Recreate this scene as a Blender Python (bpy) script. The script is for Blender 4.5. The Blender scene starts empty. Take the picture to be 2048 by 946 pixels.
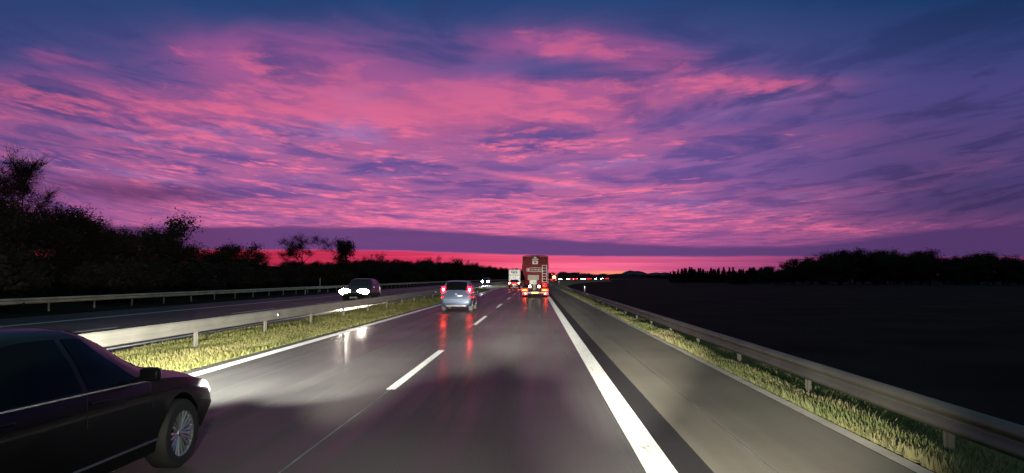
import bpy, bmesh, math, random
import numpy as np
from mathutils import Vector, Matrix, Euler

random.seed(7)
RNG = np.random.default_rng(7)
R = math.radians
SC = bpy.context.scene
COL = SC.collection

# ------------------------------------------------------------------ camera
cam_data = bpy.data.cameras.new("camera")
cam_data.sensor_width = 36.0
cam_data.lens = 36.0 * 1450 / 2048
cam_data.clip_start = 0.05
cam_data.clip_end = 30000
cam = bpy.data.objects.new("camera", cam_data)
COL.objects.link(cam)
cam.location = (0, 0, 1.8)
cam.rotation_euler = (R(90 + 3.237), 0, R(1.896))
SC.camera = cam

SC.view_settings.view_transform = 'Standard'
SC.view_settings.look = 'None'
SC.view_settings.exposure = 0.0
SC.view_settings.gamma = 1.0
SC.view_settings.use_curve_mapping = False
SC.render.engine = 'CYCLES'
SC.cycles.use_denoising = True
SC.cycles.max_bounces = 5
SC.cycles.diffuse_bounces = 2
SC.cycles.glossy_bounces = 3
SC.cycles.sample_clamp_indirect = 6.0


def lin(c):
    out = []
    for v in c[:3]:
        v = v / 255.0
        out.append(v / 12.92 if v <= 0.04045 else ((v + 0.055) / 1.055) ** 2.4)
    return (*out, 1.0)


# ------------------------------------------------------------------ sky (dusk cloud deck lit from under the horizon)
world = bpy.data.worlds.new("World")
SC.world = world
world.use_nodes = True
WT = world.node_tree
WT.nodes.clear()


class V:
    """a scalar or colour socket with arithmetic"""
    def __init__(self, s): self.s = s
    def __add__(a, b): return mth('ADD', a, b)
    def __radd__(a, b): return mth('ADD', b, a)
    def __sub__(a, b): return mth('SUBTRACT', a, b)
    def __rsub__(a, b): return mth('SUBTRACT', b, a)
    def __mul__(a, b): return mth('MULTIPLY', a, b)
    def __rmul__(a, b): return mth('MULTIPLY', b, a)
    def __truediv__(a, b): return mth('DIVIDE', a, b)
    def __rtruediv__(a, b): return mth('DIVIDE', b, a)


def put(sock, v):
    if isinstance(v, V):
        sock.id_data.links.new(v.s, sock)
    else:
        sock.default_value = v


def mth(op, a, b=0.0, clamp=False):
    n = WT.nodes.new('ShaderNodeMath'); n.operation = op; n.use_clamp = clamp
    put(n.inputs[0], a); put(n.inputs[1], b)
    return V(n.outputs[0])


def sstep(x, lo, hi, a=0.0, b=1.0):
    n = WT.nodes.new('ShaderNodeMapRange'); n.interpolation_type = 'SMOOTHSTEP'
    put(n.inputs['Value'], x)
    put(n.inputs['From Min'], lo); put(n.inputs['From Max'], hi)
    put(n.inputs['To Min'], a); put(n.inputs['To Max'], b)
    return V(n.outputs[0])


def mixc(f, a, b):
    n = WT.nodes.new('ShaderNodeMix'); n.data_type = 'RGBA'; n.clamp_factor = True
    put(n.inputs[0], f); put(n.inputs[6], a); put(n.inputs[7], b)
    return V(n.outputs[2])


def comb(x, y, z=0.0):
    n = WT.nodes.new('ShaderNodeCombineXYZ')
    put(n.inputs[0], x); put(n.inputs[1], y); put(n.inputs[2], z)
    return V(n.outputs[0])


def noise(vec, scale, detail=6, rough=0.55, dist=0.0, lac=2.0):
    n = WT.nodes.new('ShaderNodeTexNoise'); n.noise_dimensions = '3D'
    put(n.inputs['Vector'], vec)
    n.inputs['Scale'].default_value = scale; n.inputs['Detail'].default_value = detail
    n.inputs['Roughness'].default_value = rough; n.inputs['Distortion'].default_value = dist
    n.inputs['Lacunarity'].default_value = lac
    return V(n.outputs[0])


def ramp(x, stops):
    n = WT.nodes.new('ShaderNodeValToRGB')
    put(n.inputs[0], x)
    cr = n.color_ramp
    while len(cr.elements) < len(stops): cr.elements.new(0.5)
    for e, (p, c) in zip(cr.elements, stops):
        e.position = p; e.color = lin(c)
    return V(n.outputs[0])


tc = WT.nodes.new('ShaderNodeTexCoord')
sp = WT.nodes.new('ShaderNodeSeparateXYZ')
WT.links.new(tc.outputs['Generated'], sp.inputs[0])
dx, dy, dz = V(sp.outputs[0]), V(sp.outputs[1]), V(sp.outputs[2])
yy = mth('MAXIMUM', dy, 0.06)
zz = mth('MAXIMUM', dz, 0.0)
U = 14.5 * (dx / yy)          # bearing along the horizon, tangent scale
W = 14.5 * (zz / yy)          # height over the horizon, tangent scale
# flat cloud deck, with the bend of the earth so that it does not run to infinity
# slow warps
w1 = noise(comb(U * 0.22, W * 0.5), 1.0, 4, 0.6) - 0.5
w2 = noise(comb(U * 0.22 + 9.0, W * 0.5), 1.0, 4, 0.6) - 0.5
Uw = U + w1 * 3.0
Ww = W + w2 * 0.9


def blob(u, w, su, sw, tilt=0.0, warped=True):
    a, b = (Uw, Ww) if warped else (U, W)
    p = (a - u) / su
    q = (b - w - (a - u) * tilt) / sw
    return mth('POWER', 2.71828, (p * p + q * q) * -1.0)


curve = U * U * sstep(W, 0.3, 2.2) * 0.007
Wd = mth('MAXIMUM', W - curve, 0.02) + 0.45
cq = comb(U / Wd, 14.5 / Wd)
cq2 = comb(U / Wd + 13.0, 14.5 / Wd + 5.0)
big = noise(cq, 0.42, 3, 0.5, 0.5)
mid = noise(cq, 1.25, 6, 0.56, 0.7)
mid2 = noise(cq2, 1.9, 6, 0.58, 0.6)
fine = noise(cq2, 3.9, 6, 0.62, 0.5)
ripple = noise(comb(U / Wd * 0.8 + 3.0, 14.5 / Wd), 7.0, 5, 0.62, 0.4)
# thin bars lying along the horizon
bars = noise(comb(U * 0.30, W * 3.4, 4.0), 1.3, 6, 0.62, 0.25)

right = sstep(U, 1.0, 8.5)
top = sstep(Ww, 3.5, 5.7)
cover = (0.50 - right * 0.30 - top * 0.36
         + blob(-3.0, 3.55, 3.6, 0.36) * 0.42
         + blob(-4.5, 2.6, 5.5, 0.8) * 0.10
         + blob(-3.0, 1.3, 7.5, 0.40) * 0.16
         + blob(1.2, 4.55, 2.2, 0.34, -0.12) * 0.50
         + blob(0.8, 3.6, 2.4, 0.35) * 0.26
         + blob(5.0, 3.92, 1.6, 0.16) * 0.46
         + blob(3.0, 2.75, 2.6, 0.30) * 0.14
         + blob(-9.6, 3.75, 2.0, 0.55, -0.12) * 0.30
         + blob(-7.0, 3.3, 3.0, 0.9) * 0.16
         + blob(-9.9, 4.62, 0.8, 0.14, -0.2) * 0.50
         + blob(-5.6, 4.5, 2.8, 0.55) * 0.40
         + blob(6.0, 3.1, 2.6, 0.5) * 0.14
         + blob(8.6, 2.3, 1.6, 0.3, 0.15) * 0.22
         + blob(1.5, 1.1, 6.0, 0.35) * 0.22
         + blob(6.5, 0.95, 4.0, 0.35) * 0.22
         + blob(6.2, 1.75, 2.6, 0.10) * 0.16
         - blob(-7.8, 4.1, 1.8, 0.5, -0.15) * 0.26
         - blob(0.3, 4.22, 1.4, 0.20) * 0.40
         - blob(-2.6, 4.4, 2.2, 0.40) * 0.06
         - blob(3.4, 3.30, 1.8, 0.25) * 0.20
         - blob(5.5, 2.3, 2.2, 0.4) * 0.14)
calm = 1.0 - blob(-2.6, 3.75, 3.4, 0.60) * 0.80
low_t = sstep(W, 2.0, 0.7)
Wn = W * (1.0 / 6.0)
tone_gap = mixc(sstep(U, 2.0, 9.0),
                ramp(Wn, [(0.0, (132, 70, 134)), (0.2, (134, 86, 154)), (0.38, (126, 90, 158)), (0.58, (100, 82, 148)), (0.76, (70, 74, 134)), (0.94, (34, 66, 118))]),
                ramp(Wn, [(0.0, (86, 52, 100)), (0.25, (74, 56, 106)), (0.45, (74, 64, 120)), (0.62, (74, 66, 128)), (0.78, (48, 62, 116)), (0.94, (17, 54, 100))]))
tone_mid = mixc(sstep(U, 2.0, 9.0),
                ramp(Wn, [(0.0, (212, 84, 136)), (0.2, (186, 98, 152)), (0.40, (172, 96, 150)), (0.58, (176, 90, 144)), (0.76, (158, 84, 146)), (1.0, (112, 74, 134))]),
                ramp(Wn, [(0.0, (142, 70, 118)), (0.25, (108, 68, 118)), (0.5, (98, 70, 122)), (0.8, (78, 66, 122)), (1.0, (60, 62, 116))]))
tone_dark = mixc(sstep(U, 2.0, 9.0),
                 ramp(Wn, [(0.0, (104, 60, 120)), (0.2, (112, 76, 142)), (0.40, (94, 74, 144)), (0.58, (74, 68, 134)), (0.78, (58, 64, 124)), (1.0, (30, 58, 106))]),
                 ramp(Wn, [(0.0, (66, 44, 90)), (0.25, (60, 46, 92)), (0.5, (62, 52, 104)), (0.78, (38, 52, 102)), (1.0, (12, 46, 88))]))
tone_hot = mixc(sstep(U, 3.0, 9.5),
                ramp(Wn, [(0.0, (255, 100, 140)), (0.2, (255, 118, 158)), (0.40, (250, 116, 154)), (0.58, (226, 102, 144)), (0.78, (196, 92, 140)), (1.0, (150, 84, 138))]),
                ramp(Wn, [(0.0, (196, 86, 136)), (0.3, (160, 80, 134)), (0.6, (136, 78, 134)), (1.0, (96, 70, 128))]))
dull = sstep(U, -5.5, -11.0)
base_f = sstep(cover + (big - 0.5) * 0.9 + (mid - 0.5) * 0.5, 0.12, 0.80)
sky = mixc(base_f, tone_gap, tone_mid)
# lilac haze between the clouds
lil = sstep(noise(cq2, 0.8, 4, 0.55, 0.3), 0.50, 0.72) * sstep(W, 0.8, 1.8) * sstep(W, 4.8, 3.2) * sstep(U, 8.0, 3.0)
sky = mixc(lil * 0.62, sky, lin((160, 120, 184)))
# darker undersides
dk = sstep(mid * 0.75 + bars * low_t * 0.25 + 0.125 * (1.0 - low_t), 0.52, 0.39)
dk = dk * calm * (1.0 - low_t * 0.45)
sky = mixc(dk * 0.86, sky, tone_dark)
dk2 = sstep(mid2, 0.49, 0.36) * calm * (1.0 - low_t * 0.4) * sstep(big, 0.62, 0.40)
sky = mixc(dk2 * 0.65, sky, tone_dark)
# lit crests: small bright rolls, in patches
rolls = mid2 * 0.36 + fine * 0.40 + ripple * 0.24
rolls = rolls * (1.0 - low_t * 0.45) + bars * 0.45 * low_t
hot = sstep(rolls + (cover - 0.55) * 0.28 + (big - 0.5) * 0.25, 0.515, 0.655)
hot = hot * sstep(cover, -0.02, 0.50) * (calm * 0.7 + 0.3)
hot = mth('MAXIMUM', hot, blob(0.45, 1.90, 1.15, 0.055, -0.15, False) * sstep(fine, 0.36, 0.5))
hot = mth('MAXIMUM', hot, blob(1.7, 1.70, 1.25, 0.045, 0.10, False) * sstep(fine, 0.38, 0.5))
sky = mixc(hot * 0.90, sky, tone_hot)
rip = sstep(ripple, 0.47, 0.33) * calm * sstep(W, 4.2, 2.4)
sky = mixc(rip * 0.45, sky, tone_gap)
sky = mixc(blob(-3.0, 3.42, 3.6, 0.26) * 0.65, sky, lin((214, 98, 142)))
sky = mixc(dull * 0.30, sky, mixc(sstep(W, 1.0, 5.0), lin((112, 58, 108)), lin((58, 60, 112))))
# the long flat stratus bar over the horizon
edge = (noise(comb(U * 0.5, W * 3.0, 2.0), 1.6, 5, 0.62) - 0.5)
# a thin flat stratus layer: its top and bottom follow the bearing
topw = sstep(U, -4.5, 4.0, 1.03, 0.60) + sstep(U, 4.5, 9.5, 0.0, 0.42) + edge * 0.10
botw = sstep(U, -4.5, 2.0, 0.56, 0.415) + edge * 0.05
band = sstep(W, botw - 0.02, botw + 0.03) * sstep(W, topw + 0.06, topw - 0.05)
band = mth('MAXIMUM', band, blob(-7.9, 1.72, 2.6, 0.20, -0.10) * 0.8)
bandc = mixc(right, lin((100, 64, 122)), lin((80, 52, 104)))
bandc = mixc(sstep(U, -4.0, -9.0), bandc, lin((92, 50, 98)))
sky = mixc(band * 0.96, sky, bandc)
# glow between the bar and the land
glow = sstep(W, botw + 0.02, botw - 0.03)
gbar = noise(comb(U * 0.16, W * 11.0, 1.0), 1.4, 5, 0.6)
gcol = ramp(sstep(U, -8.0, 8.0), [(0.0, (196, 30, 66)), (0.30, (240, 52, 92)), (0.50, (255, 104, 140)), (0.66, (252, 106, 146)), (0.80, (206, 84, 134)), (1.0, (140, 60, 110))])
gcol2 = ramp(sstep(U, -8.0, 8.0), [(0.0, (150, 26, 62)), (0.30, (206, 44, 88)), (0.50, (232, 76, 120)), (0.66, (218, 84, 132)), (0.80, (170, 70, 122)), (1.0, (110, 52, 104))])
gl = mixc(sstep(gbar, 0.40, 0.66), gcol2, gcol)
gl = mixc(blob(1.5, 0.10, 0.62, 0.035, 0.0, False) * 0.95, gl, lin((255, 150, 100)))
sky = mixc(glow, sky, gl)
# the part of the sky behind the traveller: unseen, brightened and greened to neutralise the pink ambient light
back = sstep(dy, 0.62, 0.15)
sky = mixc(back, sky, lin((80, 98, 100)))
zen = sstep(dz, 0.40, 0.62)
sky = mixc(zen, sky, lin((70, 102, 116)))  # overhead, out of view, carries the same neutralising tint
below = sstep(dz, 0.0, -0.02)
sky = mixc(below, sky, lin((8, 6, 9)))
bg = WT.nodes.new('ShaderNodeBackground')
hs = WT.nodes.new('ShaderNodeHueSaturation'); hs.inputs['Saturation'].default_value = 0.98; hs.inputs['Value'].default_value = 1.02
put(hs.inputs['Color'], sky)
put(bg.inputs['Color'], V(hs.outputs[0]))
bg.inputs['Strength'].default_value = 1.0
wo = WT.nodes.new('ShaderNodeOutputWorld')
WT.links.new(bg.outputs[0], wo.inputs['Surface'])


# ------------------------------------------------------------------ lamps of the vehicle that carries the camera
def spot(name, loc, aim, cone, blend, watts, col=(1.0, 0.93, 0.80), size=0.06, parent=None, flat=1.0):
    d = bpy.data.lights.new(name, 'SPOT')
    d.energy = watts; d.color = col; d.spot_size = R(cone); d.spot_blend = blend
    d.shadow_soft_size = size
    o = bpy.data.objects.new(name, d); COL.objects.link(o)
    o.location = loc
    o.rotation_euler = (Vector(aim) - Vector(loc)).to_track_quat('-Z', 'Y').to_euler()
    if flat != 1.0: o.scale = (1.0, flat, 1.0)   # a headlamp throws a beam wider than it is tall
    if parent: o.parent = parent
    return o


for sx in (-1.32, 0.12):
    spot("headlight_far", (sx, 1.7, 1.0), (sx * 0.6 - 0.4, 42.0, 0.42), 12, 1.0, 60000, flat=0.75)
    spot("headlight_near", (sx, 1.7, 1.0), (sx - 2.2, 22.0, 0.0), 56, 1.0, 900)
spot("headlight_left_reach", (-1.32, 1.7, 1.0), (-7.6, 40.0, 0.25), 15, 1.0, 26000)
spot("headlight_right_reach", (0.12, 1.7, 1.0), (4.4, 36.0, 0.1), 16, 1.0, 24000)
spot("headlight_kerb", (0.12, 1.7, 1.0), (4.8, 18.0, 0.0), 42, 1.0, 5800)


# ------------------------------------------------------------------ materials
def new_mat(name):
    m = bpy.data.materials.new(name); m.use_nodes = True
    nt = m.node_tree
    b = nt.nodes['Principled BSDF']
    return m, nt, b


def pmat(name, rgb, rough=0.5, metal=0.0, spec=0.5, coat=0.0, var=0.12, scale=6.0, bump=0.0, diff_rough=0.0, srgb=False):
    m, nt, b = new_mat(name)
    c = lin(rgb) if srgb else (*rgb, 1.0)
    t = nt.nodes.new('ShaderNodeTexCoord')
    n = nt.nodes.new('ShaderNodeTexNoise'); n.inputs['Scale'].default_value = scale; n.inputs['Detail'].default_value = 5
    nt.links.new(t.outputs['Object'], n.inputs['Vector'])
    cr = nt.nodes.new('ShaderNodeValToRGB')
    cr.color_ramp.elements[0].position = 0.3; cr.color_ramp.elements[1].position = 0.7
    cr.color_ramp.elements[0].color = (*[v * (1 - var) for v in c[:3]], 1)
    cr.color_ramp.elements[1].color = (*[min(1, v * (1 + var)) for v in c[:3]], 1)
    nt.links.new(n.outputs[0], cr.inputs[0]); nt.links.new(cr.outputs[0], b.inputs['Base Color'])
    b.inputs['Roughness'].default_value = rough; b.inputs['Metallic'].default_value = metal
    b.inputs['Specular IOR Level'].default_value = spec; b.inputs['Coat Weight'].default_value = coat
    b.inputs['Coat Roughness'].default_value = 0.06
    b.inputs['Diffuse Roughness'].default_value = diff_rough
    if bump:
        bp = nt.nodes.new('ShaderNodeBump'); bp.inputs['Strength'].default_value = bump; bp.inputs['Distance'].default_value = 0.02
        nt.links.new(n.outputs[0], bp.inputs['Height']); nt.links.new(bp.outputs[0], b.inputs['Normal'])
    return m


def emat(name, col, strength, base=(0.2, 0.2, 0.2)):
    m, nt, b = new_mat(name)
    b.inputs['Base Color'].default_value = (*base, 1)
    b.inputs['Roughness'].default_value = 0.15
    b.inputs['Emission Color'].default_value = (*col, 1)
    b.inputs['Emission Strength'].default_value = strength
    return m


def asphalt(name, base, wet, film=(0.08, 0.36), streak_scale=1.0):
    """wet asphalt: rolled grain, faint long wear tracks, film of water that varies along the lanes"""
    m, nt, b = new_mat(name)
    L = nt.links
    t = nt.nodes.new('ShaderNodeTexCoord')
    mp = nt.nodes.new('ShaderNodeMapping'); mp.inputs['Scale'].default_value = (1.6 * streak_scale, 0.035, 1)
    L.new(t.outputs['Object'], mp.inputs['Vector'])
    st = nt.nodes.new('ShaderNodeTexNoise'); st.inputs['Scale'].default_value = 1.0; st.inputs['Detail'].default_value = 5; st.inputs['Roughness'].default_value = 0.6
    L.new(mp.outputs[0], st.inputs['Vector'])
    g = nt.nodes.new('ShaderNodeTexNoise'); g.inputs['Scale'].default_value = 55; g.inputs['Detail'].default_value = 3
    L.new(t.outputs['Object'], g.inputs['Vector'])
    pt = nt.nodes.new('ShaderNodeTexNoise'); pt.inputs['Scale'].default_value = 0.35; pt.inputs['Detail'].default_value = 6
    L.new(t.outputs['Object'], pt.inputs['Vector'])
    add = nt.nodes.new('ShaderNodeMath'); add.operation = 'ADD'
    L.new(st.outputs[0], add.inputs[0]); L.new(pt.outputs[0], add.inputs[1])
    add2 = nt.nodes.new('ShaderNodeMath'); add2.operation = 'MULTIPLY_ADD'; add2.inputs[1].default_value = 0.5
    L.new(g.outputs[0], add2.inputs[0]); L.new(add.outputs[0], add2.inputs[2])
    cr = nt.nodes.new('ShaderNodeValToRGB')
    cr.color_ramp.elements[0].position = 0.45; cr.color_ramp.elements[1].position = 0.85
    mr = nt.nodes.new('ShaderNodeMapRange'); mr.inputs['From Min'].default_value = 0.7; mr.inputs['From Max'].default_value = 1.9
    L.new(add2.outputs[0], mr.inputs['Value']); L.new(mr.outputs[0], cr.inputs[0])
    cr.color_ramp.elements[0].position = 0.2; cr.color_ramp.elements[1].position = 0.8
    cr.color_ramp.elements[0].color = (*[v * 0.72 for v in base], 1); cr.color_ramp.elements[1].color = (*[v * 1.3 for v in base], 1)
    L.new(cr.outputs[0], b.inputs['Base Color'])
    rr = nt.nodes.new('ShaderNodeMapRange'); rr.inputs['From Min'].default_value = 0.35; rr.inputs['From Max'].default_value = 0.68
    rr.inputs['To Min'].default_value = wet[0]; rr.inputs['To Max'].default_value = wet[1]
    L.new(st.outputs[0], rr.inputs['Value']); L.new(rr.outputs[0], b.inputs['Coat Roughness'])
    bp = nt.nodes.new('ShaderNodeBump'); bp.inputs['Strength'].default_value = 0.35; bp.inputs['Distance'].default_value = 0.006
    L.new(g.outputs[0], bp.inputs['Height']); L.new(bp.outputs[0], b.inputs['Normal'])
    b.inputs['Diffuse Roughness'].default_value = 1.0
    # the stone skeleton is matt; only a thin broken film of water on top mirrors
    b.inputs['IOR'].default_value = 1.05
    b.inputs['Roughness'].default_value = 0.6
    b.inputs['Coat IOR'].default_value = 1.33
    fm = nt.nodes.new('ShaderNodeMapRange'); fm.inputs['From Min'].default_value = 0.32; fm.inputs['From Max'].default_value = 0.70
    fm.inputs['To Min'].default_value = film[1]; fm.inputs['To Max'].default_value = film[0]
    L.new(st.outputs[0], fm.inputs['Value']); L.new(fm.outputs[0], b.inputs['Coat Weight'])
    return m


M = {}
M['road'] = asphalt('wet_asphalt', (0.050, 0.050, 0.048), (0.17, 0.33))
M['seam_asphalt'] = asphalt('dark_asphalt', (0.022, 0.022, 0.023), (0.5, 0.65), (0.0, 0.03))
M['shoulder'] = asphalt('worn_asphalt', (0.098, 0.092, 0.076), (0.40, 0.60), (0.0, 0.06))
M['opp_road'] = asphalt('far_asphalt', (0.060, 0.056, 0.056), (0.28, 0.48))
M['paint'] = pmat('road_paint', (0.52, 0.53, 0.50), 0.55, var=0.10, scale=3.0, bump=0.1, diff_rough=1.0)
_nt = M['paint'].node_tree
_b = _nt.nodes['Principled BSDF']
_t = _nt.nodes.new('ShaderNodeTexCoord')
_n = _nt.nodes.new('ShaderNodeTexNoise'); _n.inputs['Scale'].default_value = 14; _n.inputs['Detail'].default_value = 8; _n.inputs['Roughness'].default_value = 0.7
_mp = _nt.nodes.new('ShaderNodeMapping'); _mp.inputs['Scale'].default_value = (1.6, 0.35, 1)
_nt.links.new(_t.outputs['Object'], _mp.inputs[0]); _nt.links.new(_mp.outputs[0], _n.inputs['Vector'])
_r = _nt.nodes.new('ShaderNodeMapRange'); _r.inputs['From Min'].default_value = 0.52; _r.inputs['From Max'].default_value = 0.68
_nt.links.new(_n.outputs[0], _r.inputs['Value'])
_m = _nt.nodes.new('ShaderNodeMix'); _m.data_type = 'RGBA'
_src = _b.inputs['Base Color'].links[0].from_socket
_nt.links.new(_r.outputs[0], _m.inputs[0]); _nt.links.new(_src, _m.inputs[6]); _m.inputs[7].default_value = (0.16, 0.155, 0.14, 1)
_nt.links.new(_m.outputs[2], _b.inputs['Base Color'])
M['seam_filler'] = pmat('seam_filler', (0.36, 0.35, 0.31), 0.7, var=0.5, scale=1.2)
M['gutter'] = pmat('concrete_gutter', (0.26, 0.24, 0.20), 0.7, var=0.2, scale=2.0, diff_rough=1.0)
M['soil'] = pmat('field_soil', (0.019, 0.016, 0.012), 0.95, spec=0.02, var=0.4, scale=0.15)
M['verge'] = pmat('verge_turf', (0.21, 0.20, 0.08), 0.9, spec=0.1, var=0.45, scale=0.9, diff_rough=1.0)
M['steel'] = pmat('galvanised_steel', (0.20, 0.19, 0.16), 0.6, metal=0.15, var=0.14, scale=1.2, diff_rough=0.6)
M['dull_steel'] = pmat('dull_zinc', (0.12, 0.115, 0.09), 0.6, metal=0.1, var=0.25, scale=0.9)
M['old_steel'] = pmat('lit_weathered_steel', (0.50, 0.42, 0.29), 0.6, metal=0.2, var=0.25, scale=0.8)  # base colour raised and browned to stand in for headlight on the rail
M['bark'] = pmat('bark', (0.026, 0.020, 0.017), 0.95, spec=0.1, var=0.3, scale=4)
M['twigs'] = pmat('twigs', (0.024, 0.018, 0.016), 0.95, spec=0.05, var=0.3, scale=4)
M['leaves'] = pmat('winter_leaves', (0.026, 0.020, 0.015), 0.9, spec=0.08, var=0.4, scale=1.5)
M['needles'] = pmat('needles', (0.014, 0.020, 0.014), 0.9, spec=0.08, var=0.4, scale=1.5)
M['tyre'] = pmat('tyre_rubber', (0.018, 0.018, 0.018), 0.75, var=0.2)
M['pale_tyre'] = pmat('pale_tyre_rubber', (0.22, 0.21, 0.18), 0.7, var=0.2, diff_rough=1.0)  # much lighter grey than the plain tyre rubber
M['rim'] = pmat('alloy_rim', (0.62, 0.63, 0.64), 0.28, metal=0.9, var=0.05)
M['glass'] = pmat('dark_glass', (0.006, 0.006, 0.007), 0.06, spec=0.10, var=0.1)
M['black_paint'] = pmat('black_paint', (0.005, 0.005, 0.006), 0.35, spec=0.2, coat=0.15, var=0.1)
M['blue_paint'] = pmat('silver_blue_paint', (0.12, 0.165, 0.27), 0.42, metal=0.3, coat=0.3, var=0.06)
M['grey_paint'] = pmat('grey_paint', (0.02, 0.02, 0.024), 0.4, coat=0.15, var=0.08)
M['maroon_paint'] = pmat('dark_red_paint', (0.16, 0.012, 0.02), 0.3, coat=0.7, var=0.08)
M['trim'] = pmat('black_plastic', (0.02, 0.02, 0.02), 0.6, var=0.1)
M['pale_trim'] = pmat('pale_bumper', (0.50, 0.50, 0.45), 0.5, var=0.1)
M['chrome'] = pmat('chrome', (0.75, 0.75, 0.77), 0.14, metal=1.0, var=0.03)
M['plate_yellow'] = pmat('reflective_yellow', (0.95, 0.72, 0.16), 0.42, metal=0.55, var=0.03)
M['plate_white'] = pmat('reflective_white', (0.92, 0.92, 0.88), 0.42, metal=0.55, var=0.03)
M['reflector'] = pmat('retroreflector', (0.95, 0.95, 0.90), 0.30, metal=1.0, var=0.02)
M['amber_reflector'] = pmat('amber_retroreflector', (1.0, 0.62, 0.22), 0.30, metal=1.0, var=0.02)
M['post_white'] = pmat('white_post_plastic', (0.75, 0.75, 0.70), 0.6, var=0.06)
M['truck_red'] = pmat('truck_red', (0.14, 0.003, 0.009), 0.6, spec=0.25, var=0.14, scale=1.5)
M['truck_dark_red'] = pmat('truck_frame_red', (0.20, 0.012, 0.016), 0.5, var=0.16, scale=1.5)
M['truck_white'] = pmat('truck_white_print', (0.62, 0.55, 0.52), 0.5, var=0.12, scale=5)
M['cream_panel'] = pmat('dull_cream_panel', (0.36, 0.30, 0.24), 0.6, var=0.25, scale=3)
M['box_white'] = pmat('white_panel', (0.70, 0.70, 0.66), 0.5, var=0.08, scale=1.5)
M['grey_panel'] = pmat('grey_panel', (0.42, 0.41, 0.40), 0.5, var=0.1, scale=1.5)
M['ink'] = pmat('dark_green_ink', (0.02, 0.025, 0.03), 0.5)
M['dot_yellow'] = pmat('yellow_dot', (0.8, 0.5, 0.05), 0.5)
M['green_dot'] = pmat('green_dot', (0.08, 0.28, 0.06), 0.5)
M['tail_core'] = emat('tail_lamp_bulb', (1.0, 0.10, 0.03), 160.0)
M['tail_lens'] = emat('tail_lamp_lens', (1.0, 0.002, 0.007), 50.0, (0.4, 0.01, 0.01))
M['dim_red'] = emat('dim_red_glow', (1.0, 0.012, 0.012), 4.0, (0.4, 0.01, 0.01))  # shared by dim tail lamps and by reflectors and boards that only glow
M['tail_far'] = emat('far_tail_lens', (1.0, 0.008, 0.016), 20.0)
M['head_white'] = emat('headlamp_lit', (0.93, 0.96, 1.0), 220.0)
M['head_warm'] = emat('warm_headlamp_lit', (1.0, 0.84, 0.66), 260.0)
M['head_far'] = emat('far_headlamp_lit', (1.0, 0.96, 0.88), 80.0)
M['side_head'] = emat('sidelong_headlamp', (0.95, 0.97, 1.0), 6.0, (0.7, 0.7, 0.7))
M['reverse_lamp'] = emat('white_work_lamp', (1.0, 0.98, 0.92), 4.0)
M['amber_lamp'] = emat('amber_lamp', (1.0, 0.42, 0.05), 40.0)
M['amber_mark'] = pmat('yellow_marker_board', (0.95, 0.50, 0.06), 0.40, metal=0.5, var=0.04)


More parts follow.
